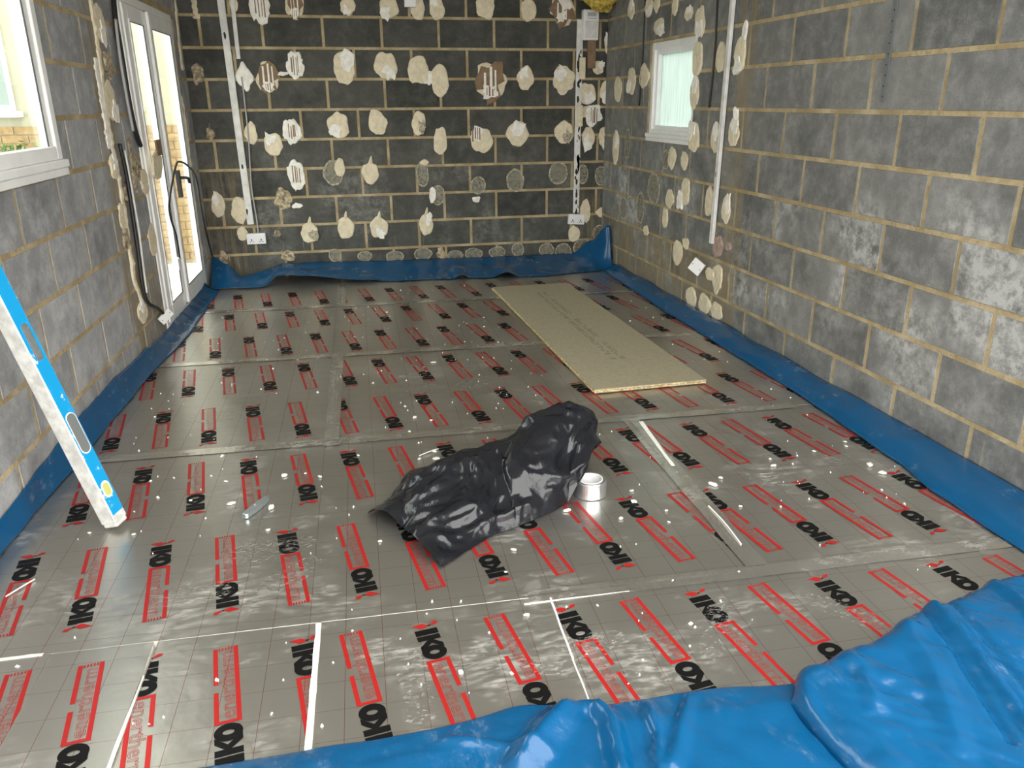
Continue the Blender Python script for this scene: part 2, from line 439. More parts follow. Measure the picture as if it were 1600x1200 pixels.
# printed marks: trowel, IKO, boxed enertherm
PW = .063
def print_mesh():
    mbp = MB(); h = PW/2
    def poly(pts, mi):
        mbp.add([(x, y, 0) for x, y in pts], [tuple(range(len(pts)))], mi)
    # x along reading direction 0..0.45, y up
    # trowel (blade tip below, handle above)
    poly([(.002, -h-.018), (.021, -h+.020), (.017, -h+.040), (.008, -h+.044), (-.002, -h+.026)], 1)
    poly([(.010, -h+.044), (.015, -h+.044), (.012, -h+.056), (.008, -h+.055)], 0)
    poly([(.006, -h+.056), (.013, -h+.058), (.008, -h+.084), (-.002, -h+.090), (-.004, -h+.074)], 1)
    mbp.v = [Vector((v.x, v.y*.70, v.z)) for v in mbp.v]
    # I K O
    poly([(.026, -h), (.050, -h), (.050, h), (.026, h)], 0)
    poly([(.054, -h), (.074, -h), (.074, h), (.054, h)], 0)
    poly([(.074, -.006), (.098, -h), (.120, -h), (.088, .002), (.114, h), (.094, h), (.074, .010)], 0)
    n = 28; vo = [(.127+.029*math.cos(6.2832*k/n), h*1.04*math.sin(6.2832*k/n), 0.0003) for k in range(n)]
    vi = [(.127+.008*math.cos(6.2832*k/n), h*.42*math.sin(6.2832*k/n), 0.0003) for k in range(n)]
    mbp.add(vo+vi, [(k, (k+1) % n, n+(k+1) % n, n+k) for k in range(n)], 0)
    # box
    x0, x1 = .158, .45; t = .0115
    def rect(a0, a1, b0, b1): poly([(a0, b0), (a1, b0), (a1, b1), (a0, b1)], 1)
    rect(x0, x1, -h, -h+t); rect(x0, x0+.115, h-t, h); rect(x0+.145, x1, h-t, h)
    rect(x0, x0+.010, -h+t, h-t)
    for k in range(5):
        b = -h+t+.002+k*(2*h-2*t)/5; rect(x1-.011, x1, b, b+(2*h-2*t)/5-.004)
    # lettering in the box, drawn in outline
    cu = bpy.data.curves.new('lettering', 'FONT'); cu.body = 'enertherm'; cu.size = .075; cu.fill_mode = 'NONE'
    cu.bevel_depth = .0007; cu.bevel_resolution = 0; cu.resolution_u = 2
    to = bpy.data.objects.new('lettering', cu); COL.objects.link(to)
    dg = bpy.context.evaluated_depsgraph_get(); me = bpy.data.meshes.new_from_object(to.evaluated_get(dg))
    xs = [v.co.x for v in me.vertices]; ys = [v.co.y for v in me.vertices]
    sx = (x1-x0-.036)/(max(xs)-min(xs)); sy = (2*h-2*t-.004)/(max(ys)-min(ys))
    vv = [((v.co.x-min(xs))*sx+x0+.016, (v.co.y-min(ys))*sy-h+t+.002, .0002+v.co.z*.15) for v in me.vertices]
    mbp.add(vv, [tuple(p.vertices) for p in me.polygons], 1)
    bpy.data.objects.remove(to); bpy.data.meshes.remove(me); bpy.data.curves.remove(cu)
    mbp.v = [Vector((v.x-.225, v.y, v.z)) for v in mbp.v]
    return mesh('printed_mark', mbp.v, mbp.f, [BLACKS, REDP], mbp.mi)
PM = print_mesh()
ROWV = {0: [-.705], 1: [-1.315, -1.92], 2: [-2.54, -3.17], 3: [-3.80, -4.43], 4: [-5.04, -5.66]}
# per board: base column, parity of the far-facing mark in (upper row, lower row)
BASE = {(0, 0): (-3.245, [1]), (0, 1): (-2.315, [0]), (1, 0): (-3.22, [1, 0]), (1, 1): (-.90, [1, 0]), (2, 0): (-3.255, [0, 1]),
        (2, 1): (-2.25, [1, 0]), (3, 0): (-3.20, [1, 0]), (3, 1): (-.90, [1, 0]), (4, 0): (-3.02, [1, 0]), (4, 1): (-2.845, [1, 0]),
        (4, 2): (-2.71, [0, 1]), (4, 3): (-2.18, [1, 0]), (4, 4): (-1.58, [0, 1])}
PANG = math.radians(9.3)
for key, (base, par) in BASE.items():
    bo, u0, u1 = boards[key]
    for ri, v0 in enumerate(ROWV[key[0]]):
        k = -6
        while base+.2*k < u1+.06:
            u = base+.2*k; kk = k; k += 1
            if u < u0-.06: continue
            x, y = uv2xy(u, v0-.225)
            if x > -.07 or x < lwx(y)+.05: continue
            F = (kk % 2) == par[ri]
            me = PM
            ang = TH-math.pi/2+PANG+(0 if F else math.pi)
            M = Matrix.Translation((x, y, .0012)) @ Matrix.Rotation(ang, 4, 'Z')
            if u-.10 < u0 or u+.10 > u1:      # the board edge cuts through the mark
                me = PM.copy(); bm = bmesh.new(); bm.from_mesh(me); Mi = M.inverted()
                for (ue, sg) in ((u0, -1), (u1, 1)):
                    co = Vector(uv2xy(ue, v0)+(0,)); no = Vector((_c, _s, 0))*sg
                    bmesh.ops.bisect_plane(bm, geom=bm.verts[:]+bm.edges[:]+bm.faces[:], plane_co=Mi @ co, plane_no=Mi.to_3x3() @ no, clear_outer=True)
                bm.to_mesh(me); nv = len(bm.verts); bm.free()
                if nv < 6: continue
            o = link('printed_mark', me, bo); o.matrix_world = M
            o.location = (x, y, .0012); o.rotation_euler = (0, 0, ang)

def tape(u0, v0, u1, v1, wdt, z=.0022, mat=TAPE, name='foil_tape', wob=.004):
    p0 = Vector(uv2xy(u0, v0)+(0,)); p1 = Vector(uv2xy(u1, v1)+(0,)); L = (p1-p0).length
    t = (p1-p0)/L; s = Vector((-t.y, t.x, 0)); n = max(6, int(L/.05)); sd = R_.uniform(0, 99)
    def fn(i, j):
        q = p0+t*(L*i)+s*((j-.5)*wdt+wob*nz(i*L*4, sd))
        q.z = z+.0012*nz(i*L*18, j*6, sd)+.0010*math.exp(-((j-.5)/.08)**2); return q
    return grid_mesh(name, n, 9, fn, mat, floor)
for r, ss in ((0, [(-3.3, -.1)]), (1, [(-3.32, -.15)]), (2, [(-3.25, -.15)]), (3, [(-1.70, .05)])):
    v = SEAM[r+1]
    for a, b in ss: tape(a, v, b, v, .062)
for r, c0, c1 in ((0, -.45, -1.2), (2, -2.47, -3.74), (1, -1.24, -2.4)):
    tape(VS[r][0], c0, VS[r][0], c1, .065, .0028)
tape(-.965, -3.72, -.965, -4.95, .075, .0028)
def strip(u0, v0, u1, v1, w0, w1, z, mat, name):
    p0 = Vector(uv2xy(u0, v0)+(0,)); p1 = Vector(uv2xy(u1, v1)+(0,)); t = (p1-p0).normalized(); s = Vector((-t.y, t.x, 0)); m_ = MB(); n = 14; sd = R_.uniform(0, 50)
    vv = []
    for i in range(n+1):
        f = i/n; q = p0+(p1-p0)*f; w_ = (w0+(w1-w0)*f)*(1+.35*nz(f*9, sd))
        c = s*(.002*nz(f*6, sd+9))
        vv += [q+c-s*w_/2+Vector((0, 0, -.004)), q+c-s*w_/2*.8+Vector((0, 0, z)), q+c+s*w_/2*.8+Vector((0, 0, z)), q+c+s*w_/2+Vector((0, 0, -.004))]
    fs = [(4*i+k, 4*i+4+k, 4*i+5+k, 4*i+1+k) for i in range(n) for k in range(3)]
    m_.add(vv, fs); return m_.build(name, mat, floor)
strip(-2.305, -4.985, -2.312, -5.62, .017, .019, .004, FOAM, 'foam_filler')
strip(-2.737, -5.12, -2.742, -5.62, .003, .013, .003, FOAM, 'foam_filler')
strip(-3.25, -4.978, -3.02, -4.978, .016, .010, .003, FOAM, 'foam_filler')
strip(-1.64, -4.99, -1.645, -5.5, .006, .003, .0025, SPECK, 'foam_filler')
strip(-.925, -3.75, -.955, -4.22, .022, .016, .0045, SPECK, 'foam_filler')
strip(-1.72, -5.006, -1.40, -5.004, .004, .002, .003, SPECK, 'foam_filler')

# dusty shoe and hand marks on the foil
DUSTM, _dn, _db = newmat('dust_film')
_db.inputs['Base Color'].default_value = (.62, .61, .57, 1); _db.inputs['Roughness'].default_value = .8
_dg = nd(_dn, 'ShaderNodeNewGeometry'); _d1 = noi(_dn, scaled(_dn, _dg.outputs['Position'], (1, 1.6, 1)), 70, 5, .75)
lnk(_dn, math_n(_dn, 'MULTIPLY', ramp(_dn, _d1, .50, .74), .55), _db.inputs['Alpha'])
def mark(px, py, L, W, ang, waist=.0):
    p = at_floor(px, py); n = 30; vv = [(p.x, p.y, .0032)]
    for k in range(n):
        t = 6.2832*k/n; c, s_ = math.cos(t), math.sin(t); w_ = W*(1-waist*math.exp(-(c/.35)**2))*(1+.12*nz(c*2+px, s_*2))
        a, b = L*c, w_*s_; vv.append((p.x+a*math.cos(ang)-b*math.sin(ang), p.y+a*math.sin(ang)+b*math.cos(ang), .0032))
    link('dust_mark', mesh('dust_mark', vv, [(0, 1+k, 1+(k+1) % n) for k in range(n)], DUSTM), floor)
for q in ((1118, 985, .15, .045, 1.0, .45), (1330, 960, .14, .05, -.9, .3), (905, 1020, .15, .06, .3, .2), (650, 1080, .17, .05, 1.6, .3), (330, 655, .14, .10, .2, 0), (455, 900, .12, .06, .8, 0),
          (300, 930, .12, .06, .1, 0), (650, 610, .16, .08, .1, 0), (740, 600, .14, .07, .6, 0), (420, 860, .16, .07, .2, 0), (690, 520, .2, .06, .1, 0), (480, 490, .25, .06, 0, 0), (1300, 720, .10, .05, .3, 0)): mark(*q)

# ------------------------------------------------------------------ plaster dabs left on the walls
def outline(n, ra, rz, sd, rag=.10):
    pts = []
    for k in range(n):
        t = 6.2832*k/n
        r = 1+rag*nz(math.cos(t)*1.6+sd, math.sin(t)*1.6, sd*.7)*2+rag*.5*nz(math.cos(t)*5, math.sin(t)*5+sd, sd)
        pts.append((ra*r*math.cos(t), rz*r*math.sin(t)))
    return pts
WOBJ = {'back': wall_back, 'right': wall_right, 'left': wall_left}
def patch(w, ca, cz, ra, rz, n0, sd, mats, stripes, parent, shape='blob'):
    m_ = MB(); n = 14
    pts = [(a*q_, z*q_) for (a, z), q_ in zip(outline(n, ra, rz, sd, .2), [R_.choice((.62, .85, 1.0, 1.1, 1.22)) for _ in range(n)])]
    base = [wp(w, ca+a, cz+z, n0-.003) for a, z in pts]; top = [wp(w, ca+a*.96, cz+z*.96, n0+.003) for a, z in pts]
    m_.add(base+top, [tuple(range(n, 2*n))]+[(k, (k+1) % n, n+(k+1) % n, n+k) for k in range(n)], 0)
    if stripes:
        for i in range(stripes):
            a = -ra*.62+ra*1.24*(i+.5)/stripes+R_.uniform(-.1, .1)*ra; hw = ra*.055*R_.uniform(.8, 1.9); hz = rz*math.sqrt(max(.05, 1-(a/ra)**2))*R_.uniform(.55, .85)
            zc = R_.uniform(-.15, .15)*rz
            q = [(a-hw, zc-hz), (a+hw, zc-hz), (a+hw*.9, zc+hz), (a-hw*.9, zc+hz)]
            m_.add([wp(w, ca+x, cz+z, n0+.0036) for x, z in q], [(0, 1, 2, 3)], 1)
    # wind faces outward is not needed
    return m_.build('paper_scrap', mats, parent)
def dab(w, px, py, rx, ry, typ):
    ca, cz = on_wall(w, px, py)
    a2, _ = on_wall(w, px+rx, py); a1, _ = on_wall(w, px-rx, py)
    _, z2 = on_wall(w, px, py-ry); _, z1 = on_wall(w, px, py+ry)
    ra, rz = abs(a2-a1)/2, abs(z2-z1)/2; sd = R_.uniform(0, 200); par = WOBJ[w]
    if typ[0] == 'w' or typ[0] == 'b':
        h = .010
    h = R_.uniform(.007, .013)
    if typ == 'g':
        n = 22; pts = outline(n, ra, rz, sd, .06); m_ = MB()
        o_ = [wp(w, ca+a, cz+z, .0026) for a, z in pts]; i_ = [wp(w, ca+a*.93, cz+z*.93, .005) for a, z in pts]; c_ = [wp(w, ca+a*.86, cz+z*.86, .0034) for a, z in pts]
        m_.add(o_+i_+c_, [(k, (k+1) % n, n+(k+1) % n, n+k) for k in range(n)], 0)
        m_.add(i_+c_, [(k, (k+1) % n, n+(k+1) % n, n+k) for k in range(n)], 0)
        m_.add(c_, [tuple(range(n))], 1)
        return m_.build('plaster_dab', [GRIM, GHM], par)
    n = 24; rag = {'r': .24, 'w': .2, 'b': .17}.get(typ[0], .12); pts = outline(n, ra, rz, sd, rag); m_ = MB()
    mat = {'c': CREAM, 'r': ROUGHD, 'w': WHITEP, 'b': CREAM, 'p': PINKP}[typ[0]]
    rings = []
    for f, hh in ((1, -.002), (.97, h*.75), (.86, h), (.5, h)):
        rings.append([wp(w, ca+a*f, cz+z*f, hh+(.0035*nz(a*f*40+sd, z*f*40) if hh > 0 else 0)) for a, z in pts])
    vv = [v for r in rings for v in r]+[wp(w, ca, cz, h)]
    fs = [(i*n+k, i*n+(k+1) % n, (i+1)*n+(k+1) % n, (i+1)*n+k) for i in range(3) for k in range(n)]
    fs += [(3*n+k, 3*n+(k+1) % n, 4*n) for k in range(n)]
    m_.add(vv, fs); d = m_.build('plaster_dab', mat, par)
    q = typ[1:]
    if 'w' in q or (typ[0] == 'w' and 's' in q):
        full = typ[0] == 'w'
        f = .82 if full else R_.uniform(.5, .68)
        da, dz = (0, 0) if full else (R_.uniform(-.45, .45)*ra, R_.choice((-1, 1, 1))*.48*rz)
        patch(w, ca+da, cz+dz, ra*f, rz*f, h+.002, sd+3, [WHITEP, BROWNP], 4 if 's' in q else 0, d)
    if typ[0] == 'b':
        patch(w, ca, cz, ra*.9, rz*.9, h+.001, sd+1, [BROWNP, WHITEP], 3, d)
        patch(w, ca-ra*.1, cz-rz*.55, ra*.5, rz*.35, h+.004, sd+2, [WHITEP, BROWNP], 3 if 's' in q else 0, d)
    if 'g' in q:
        patch(w, ca+ra*.45, cz-rz*.35, ra*.55, rz*.6, h+.001, sd+5, [GRIM, GRIM], 0, d)
    if 't' in q:    # a torn tail pointing up
        m2 = MB(); b = [wp(w, ca+x, cz+z, nn_) for x, z, nn_ in ((-ra*.25, rz*.8, .004), (ra*.3, rz*.75, .004), (ra*.25, rz*1.5, .012), (ra*.12, rz*1.55, .012), (0, rz*.9, .014))]
        m2.add(b, [(0, 1, 4), (1, 2, 4), (2, 3, 4), (3, 0, 4)]); m2.build('paper_scrap', mat, d)
    return d
BACK = [(365,7,7,12,'c'),(406,8,17,30,'ws'),(460,8,14,23,'bs'),(543,8,12,16,'cw'),(607,12,15,18,'cw'),(652,10,12,20,'c'),(682,12,12,20,'cw'),(759,9,15,20,'c'),(826,15,12,19,'c'),(879,14,18,26,'bw'),
 (309,115,9,18,'r'),(382,120,12,21,'w'),(419,121,18,25,'bs'),(461,103,14,22,'ws'),(441,115,9,4,'w'),(537,107,17,26,'cw'),(603,102,18,23,'cw'),(653,109,17,22,'c'),(687,127,14,26,'c'),(668,121,8,12,'w'),
 (767,127,24,30,'bs'),(821,122,14,18,'cw'),(881,125,17,22,'cw'),(953,67,10,18,'cw'),(935,106,9,11,'cw'),(917,146,14,18,'cw'),(947,142,10,17,'cw'),(927,180,13,18,'ws'),(919,216,10,17,'cw'),(945,215,10,18,'cw'),
 (328,209,7,11,'rt'),(393,209,10,19,'c'),(428,225,15,18,'cw'),(456,206,14,20,'ws'),(529,196,17,20,'cw'),(590,192,15,20,'c'),(654,193,11,18,'cg'),(688,222,11,22,'c'),(752,219,17,20,'cws'),(809,210,17,20,'cw'),(881,207,14,18,'cg'),
 (463,273,13,23,'ws'),(521,270,16,20,'g'),(531,262,8,14,'c'),(579,270,14,17,'ct'),(660,272,10,20,'g'),(663,254,7,5,'c'),(684,305,11,16,'g'),(676,305,5,12,'w'),(747,290,12,14,'g'),(744,311,6,5,'w'),(805,282,14,19,'g'),(872,270,15,18,'g'),(911,272,8,16,'g'),(939,275,10,15,'g'),
 (340,320,11,20,'cw'),(374,329,13,21,'c'),(441,311,14,17,'r'),(464,321,8,5,'w'),(379,365,9,11,'c'),(484,363,14,16,'cgt'),(540,356,13,17,'ct'),(592,356,14,17,'cwt'),(666,350,12,17,'cwt'),
 (914,330,9,18,'c'),(941,332,10,8,'c'),(936,365,10,13,'g'),(897,365,9,13,'c'),(910,387,14,14,'g'),(880,394,13,14,'g'),(854,390,12,11,'g'),(809,390,10,11,'g'),(777,394,13,9,'g'),(740,396,14,9,'g'),(711,399,13,8,'g'),(689,396,7,10,'r'),(661,397,14,10,'g'),
 (352,408,9,15,'r'),(449,399,11,10,'r'),(523,399,10,10,'g'),(570,400,12,8,'g'),(617,401,14,9,'g'),(915,175,7,10,'c'),(433,365,6,5,'r')]
RIGHT = [(987,15,5,15,'cw'),(1015,12,6,14,'cw'),(1027,8,4,12,'c'),(1056,10,4,14,'c'),(1077,21,6,12,'cw'),(1031,41,8,14,'cw'),(1094,35,8,26,'cw'),(1091,92,7,28,'c'),(1086,145,7,25,'cw'),(1085,215,8,25,'cw'),(1127,91,7,23,'c'),(1157,88,9,30,'cw'),(1164,52,4,18,'w'),
 (987,126,6,21,'cw'),(1007,120,7,20,'c'),(966,140,6,20,'c'),(1119,216,7,24,'cw'),(1147,207,8,24,'cw'),(1150,182,4,14,'w'),(963,230,5,25,'cw'),(981,225,4,25,'g'),(1051,247,6,18,'c'),(1041,250,5,16,'g'),(1070,251,5,16,'c'),
 (1072,300,7,22,'c'),(1047,310,6,16,'c'),(1064,312,5,15,'w'),(1109,317,6,24,'c'),(1135,327,7,24,'cw'),(975,325,5,19,'g'),(1001,325,6,26,'g'),(1022,295,10,25,'g'),(1010,360,4,8,'c'),(1040,340,4,16,'c'),(1059,395,7,20,'c'),(1122,385,8,18,'p'),(1139,385,4,7,'p'),(1121,435,8,24,'c'),(1110,428,7,10,'c'),(1081,465,8,16,'c'),(1102,475,9,16,'c'),(1120,487,9,14,'c'),(1072,380,5,9,'c'),(965,332,3,16,'g')]
LEFT = [(155,38,8,30,'cw'),(172,158,8,32,'cw'),(191,340,6,24,'c'),(177,262,6,20,'cw'),(237,375,6,30,'c'),(222,487,8,20,'cw'),(198,300,5,14,'r'),(168,100,6,22,'r'),(212,262,6,24,'r'),(225,285,6,20,'c'),(196,375,5,18,'r')]
for t in BACK: dab('back', *t)
for t in RIGHT: dab('right', *t)
for t in LEFT: dab('left', *t)

# plaster edges left along the door jambs (ragged ribbons)
def ribbon(w, pts, wd, h, mat, sd):
    path = smoothpath([Vector((on_wall(w, *p)[0], on_wall(w, *p)[1], 0)) for p in pts], 9); m_ = MB(); vv = []
    n = len(path)
    for i, p in enumerate(path):
        w_ = wd*(.6+.9*abs(nz(i*.45, sd))); o_ = .02*nz(i*.3, sd+7); hh = h*(.5+abs(nz(i*.8, sd+3)))
        for da, q in ((-w_, -.002), (-w_*.8, hh), (w_*.2, hh*1.3), (w_*.9, hh*.7), (w_, -.002)):
            vv.append(wp(w, p.x+o_+da, p.y, q))
    m_.add(vv, [(5*i+k, 5*i+5+k, 5*i+6+k, 5*i+1+k) for i in range(n-1) for k in range(4)])
    return m_.build('plaster_edge', mat, WOBJ[w])
ribbon('left', [(141, 0), (150, 60), (158, 120), (166, 180), (176, 235), (186, 290), (196, 345), (206, 420), (222, 480)], .035, .014, CREAM, 3)
ribbon('left', [(148, 90), (156, 140), (164, 190), (172, 232)], .05, .010, WHITEP, 9)
ribbon('left', [(199, 215), (206, 250), (214, 300)], .05, .012, ROUGHD, 19)
ribbon('left', [(268, 30), (276, 110), (284, 180), (292, 250), (306, 340), (318, 400)], .035, .013, PINKP, 29)
ribbon('left', [(273, 0), (279, 60), (285, 110)], .04, .014, CREAM, 39)
ribbon('left', [(283, 150), (291, 205), (297, 260)], .035, .012, CREAM, 49)
ribbon('back', [(303, 0), (306, 20), (308, 30)], .03, .014, CREAM, 59)

# ------------------------------------------------------------------ windows and doors
def frame_rect(m_, w, a0, a1, z0, z1, t, n0, n1, tb=None, tt=None):
    tb = tb or t; tt = tt or t
    m_.wbox(w, a0, a0+t, z0, z1, n0, n1); m_.wbox(w, a1-t, a1, z0, z1, n0, n1)
    m_.wbox(w, a0+t, a1-t, z0, z0+tb, n0, n1); m_.wbox(w, a0+t, a1-t, z1-tt, z1, n0, n1)
def reveal(w, hole, parent):
    m_ = MB(); a0, a1, z0, z1 = hole; t = .015; d0, d1 = -.12, -.004
    frame_rect(m_, w, a0-.001, a1+.001, z0-.001, z1+.001, t*.3, d0, d1); return m_.build('reveal', MORTAR, parent)
# window by the spirit level
win1 = struct(empty('window_1', wp('left', -3.99, 1.10)))
def kid(m_, name, mat, par, bevel=0): 
    o = m_.build(name, mat, None, False, bevel); o.parent = par; o.matrix_parent_inverse = Matrix.Translation(par.location).inverted(); return o
m_ = MB(); frame_rect(m_, 'left', WIN1[0], WIN1[1], 1.16, WIN1[3], .055, -.035, .012); kid(m_, 'frame', UPVC, win1, .006)
m_ = MB(); frame_rect(m_, 'left', WIN1[0]+.05, WIN1[1]-.055, 1.165, WIN1[3]-.05, .055, -.03, .002, .03); kid(m_, 'sash', UPVC, win1, .006)
m_ = MB(); frame_rect(m_, 'left', WIN1[0]+.104, WIN1[1]-.109, 1.194, WIN1[3]-.104, .004, -.002, .0035); kid(m_, 'gasket', UPVCD, win1)
m_ = MB(); m_.wbox('left', WIN1[0]+.1, WIN1[1]-.105, 1.19, WIN1[3]-.1, -.028, -.024); kid(m_, 'pane', GLASS, win1)
m_ = MB(); m_.wbox('left', WIN1[0]-.02, WIN1[1]+.01, 1.128, 1.16, -.07, .030); kid(m_, 'sill', UPVC, win1, .005)
m_ = MB(); m_.wbox('left', WIN1[0]-.02, WIN1[1]+.014, 1.095, 1.127, -.07, .022); kid(m_, 'sill_trim', UPVC, win1, .004)
# small window on the right
win2 = struct(empty('window_2', wp('right', -1.38, 1.10)))
m_ = MB(); frame_rect(m_, 'right', WIN2[0], WIN2[1], 1.145, WIN2[3], .05, -.09, -.012, .03); kid(m_, 'frame', UPVC, win2, .006)
m_ = MB(); frame_rect(m_, 'right', WIN2[0]+.045, WIN2[1]-.045, 1.172, WIN2[3]-.045, .035, -.085, -.03, .03); kid(m_, 'sash', UPVC, win2, .005)
m_ = MB(); m_.wbox('right', WIN2[0]+.06, WIN2[1]-.06, 1.18, WIN2[3]-.06, -.064, -.060); kid(m_, 'pane', FROST, win2)
m_ = MB(); m_.wbox('right', WIN2[0]-.02, WIN2[1]+.01, 1.12, 1.146, -.09, .012); kid(m_, 'sill', UPVC, win2, .004)
m_ = MB(); m_.wbox('right', WIN2[0]-.02, WIN2[1]+.01, 1.092, 1.119, -.09, .006); kid(m_, 'sill_trim', UPVC, win2, .003)
# french doors
dr = struct(empty('door_1', wp('left', -1.02, .045)))
a0, a1, z0, z1 = DOOR
m_ = MB(); frame_rect(m_, 'left', a0, a1, z0, z1, .05, -.03, .006, .03); kid(m_, 'frame', UPVC, dr, .006)
m_ = MB(); m_.wbox('left', a0, a1, 0, .044, -.1, .004); kid(m_, 'threshold', METAL, dr)
mid = -1.14
for (b0, b1) in ((a0+.052, mid-.004), (mid+.004, a1-.052)):
    lf = kid_root = None
    m_ = MB(); frame_rect(m_, 'left', b0, b1, z0+.034, z1-.052, .095, -.022, .014, .095, .085); leaf = kid(m_, 'door_leaf', UPVC, dr, .007)
    m_ = MB(); frame_rect(m_, 'left', b0+.088, b1-.088, z0+.122, z1-.13, .014, -.012, .020); g_ = m_.build('glazing_bead', UPVC, leaf, False, .004); g_.matrix_parent_inverse = Matrix.Translation(dr.location)
    g_.matrix_parent_inverse = leaf.matrix_parent_inverse.inverted() @ Matrix.Translation(-dr.location) if False else Matrix.Identity(4)
    m_ = MB(); frame_rect(m_, 'left', b0+.101, b1-.101, z0+.135, z1-.143, .004, .014, .0206); g_ = m_.build('gasket', UPVCD, leaf)
    m_ = MB(); m_.wbox('left', b0+.09, b1-.09, z0+.124, z1-.132, -.018, -.014); g_ = m_.build('pane', GLASS, leaf)
m_ = MB(); m_.wbox('left', mid-.014, mid+.034, z0+.04, z1-.055, .014, .034); kid(m_, 'meeting_stile', UPVC, dr, .006)
m_ = MB(); m_.wbox('left', mid-.009, mid-.005, z0+.03, z1-.05, .0, .0155); kid(m_, 'gasket', UPVCD, dr)
hz = on_wall('left', 273, 285)
m_ = MB(); m_.wbox('left', hz[0]-.02, hz[0]+.02, hz[1]-.10, hz[1]+.08, .014, .040); m_.tube([wp('left', hz[0], hz[1]+.03, .03), wp('left', hz[0], hz[1]+.03, .075), wp('left', hz[0]+.06, hz[1]+.02, .08), wp('left', hz[0]+.09, hz[1]-.01, .078)], .011, 8)
kid(m_, 'handle', CABK, dr, .004)

# ------------------------------------------------------------------ membranes
def left_fn(i, j):
    y = -.43-6.27*i
    h = lerp_tab([(-6.7, .11), (-4.2, .115), (-3.86, .135), (-3.48, .165), (-2.94, .15), (-2.4, .115), (-1.9, .075), (-.6, .06), (-.1, .16)], y)
    h = h*.78+.010*nz(y*5, 2)+.004*nz(y*13, 4)
    toe = lerp_tab([(-6.7, .02), (-4.25, .02), (-3.4, .045), (-2.5, .065), (-1.8, .12), (-.44, .11), (-.1, .12)], y)+.012*nz(y*4, 8)
    # profile: down the wall, then out over the floor
    t = j; z = h*(1-t)**1.6+.005; n = .007+(toe-.007)*t**1.5+.010*math.sin(math.pi*t)*(.6+nz(y*6, 3))
    z += .003*nz(y*8, t*3)*math.sin(math.pi*t)
    return wp('left', y, z, n)
tag(grid_mesh('damp_proof_membrane', 260, 12, left_fn, BLUE, None, .0012), 'blue plastic damp proof membrane turned up against the left wall under the doors', 'membrane')
def back_fn(i, j):
    x = -3.325+3.30*i
    top = lerp_tab([(-3.33, .20), (-3.22, .16), (-3.1, .05), (-2.95, .075), (-2.75, .115), (-1.7, .095), (-.82, .085), (-.30, .085), (-.14, .20), (-.04, .36)], x)+.006*nz(x*7, 1)
    yt = lerp_tab([(-3.33, -.05), (-3.2, -.16), (-3.05, -.18), (-2.8, -.03), (-.4, -.02), (-.16, -.10), (-.03, -.30)], x)
    fz = lerp_tab([(-3.33, .012), (-2.92, .012), (-2.80, .085), (-2.6, .075), (-2.2, .03), (-1.9, .008), (-1.42, .006), (-1.35, .035), (-1.27, .006), (-1.10, .006), (-.98, .045), (-.86, .006), (-.03, .006)], x)
    fy = lerp_tab([(-3.33, -.40), (-2.95, -.44), (-2.8, -.36), (-2.5, -.40), (-1.8, -.45), (-1.0, -.50), (-.7, -.55), (-.3, -.48), (-.03, -.42)], x)+.012*nz(x*5, 7)
    t = j; y = yt+(fy-yt)*t
    z = fz+(top-fz)*(1-t)**1.35
    z += (.016*nz(x*4.5, t*2.2, 3)+.02*max(0, nz(x*2.1+3, t*1.5, 5)))*math.sin(math.pi*min(1, t*1.15)) if t < .87 else 0
    z += .008*abs(nz(x*9, t*3, 9))
    return Vector((x, y, max(z, .005)))
tag(grid_mesh('damp_proof_membrane', 300, 28, back_fn, BLUE, None, .0012), 'dark blue plastic membrane flap sagging along the foot of the back wall', 'membrane')
def right_fn(i, j):
    y = -.50-4.62*i
    toe = lerp_tab([(-6.7, .25), (-5.04, .25), (-4.66, .245), (-4.34, .20), (-3.5, .16), (-2.1, .16), (-.45, .135), (-.3, .15)], y)+.010*nz(y*5, 3)
    h = .055+.012*nz(y*3, 6)
    t = j; x = -.006-(toe-.006)*t
    z = .006+h*(1-t)**.8*(1-.2*t)+.018*math.sin(math.pi*t)*(1+.8*nz(y*3, t*2))+.007*nz(y*9, t*4)*math.sin(math.pi*t)
    return Vector((x, y, max(z, .006)))
tag(grid_mesh('damp_proof_membrane', 260, 14, right_fn, BLUE, None, .0012), 'dusty blue plastic membrane strip along the foot of the right wall', 'membrane')
# foreground: the roll of membrane pulled over the boards
fm = tag(empty('damp_proof_membrane', (-1.3, -5.9, 0)), 'bright blue crumpled plastic membrane spread across the foreground floor', 'membrane')
def crease(px, w, amp):
    P = [at_floor(*q) for q in px]
    def f(x, y):
        best = 9
        for a, b in zip(P, P[1:]):
            dx, dy = b.x-a.x, b.y-a.y; t = max(0, min(1, ((x-a.x)*dx+(y-a.y)*dy)/(dx*dx+dy*dy)))
            best = min(best, math.hypot(x-a.x-t*dx, y-a.y-t*dy))
        return amp*max(0, 1-best/w)
    return f
CRL = [crease(p, w, a) for p, w, a in (([(897, 1103), (815, 1210)], .05, .045), ([(909, 1083), (953, 1144), (972, 1230)], .035, .040), ([(988, 1093), (1012, 1157), (1016, 1230)], .014, -.018), ([(1000, 1093), (1026, 1157), (1030, 1230)], .03, .02), ([(1066, 1086), (1034, 1210)], .012, -.014), ([(1076, 1086), (1050, 1210)], .03, .016), ([(700, 1165), (860, 1190)], .02, .010))]
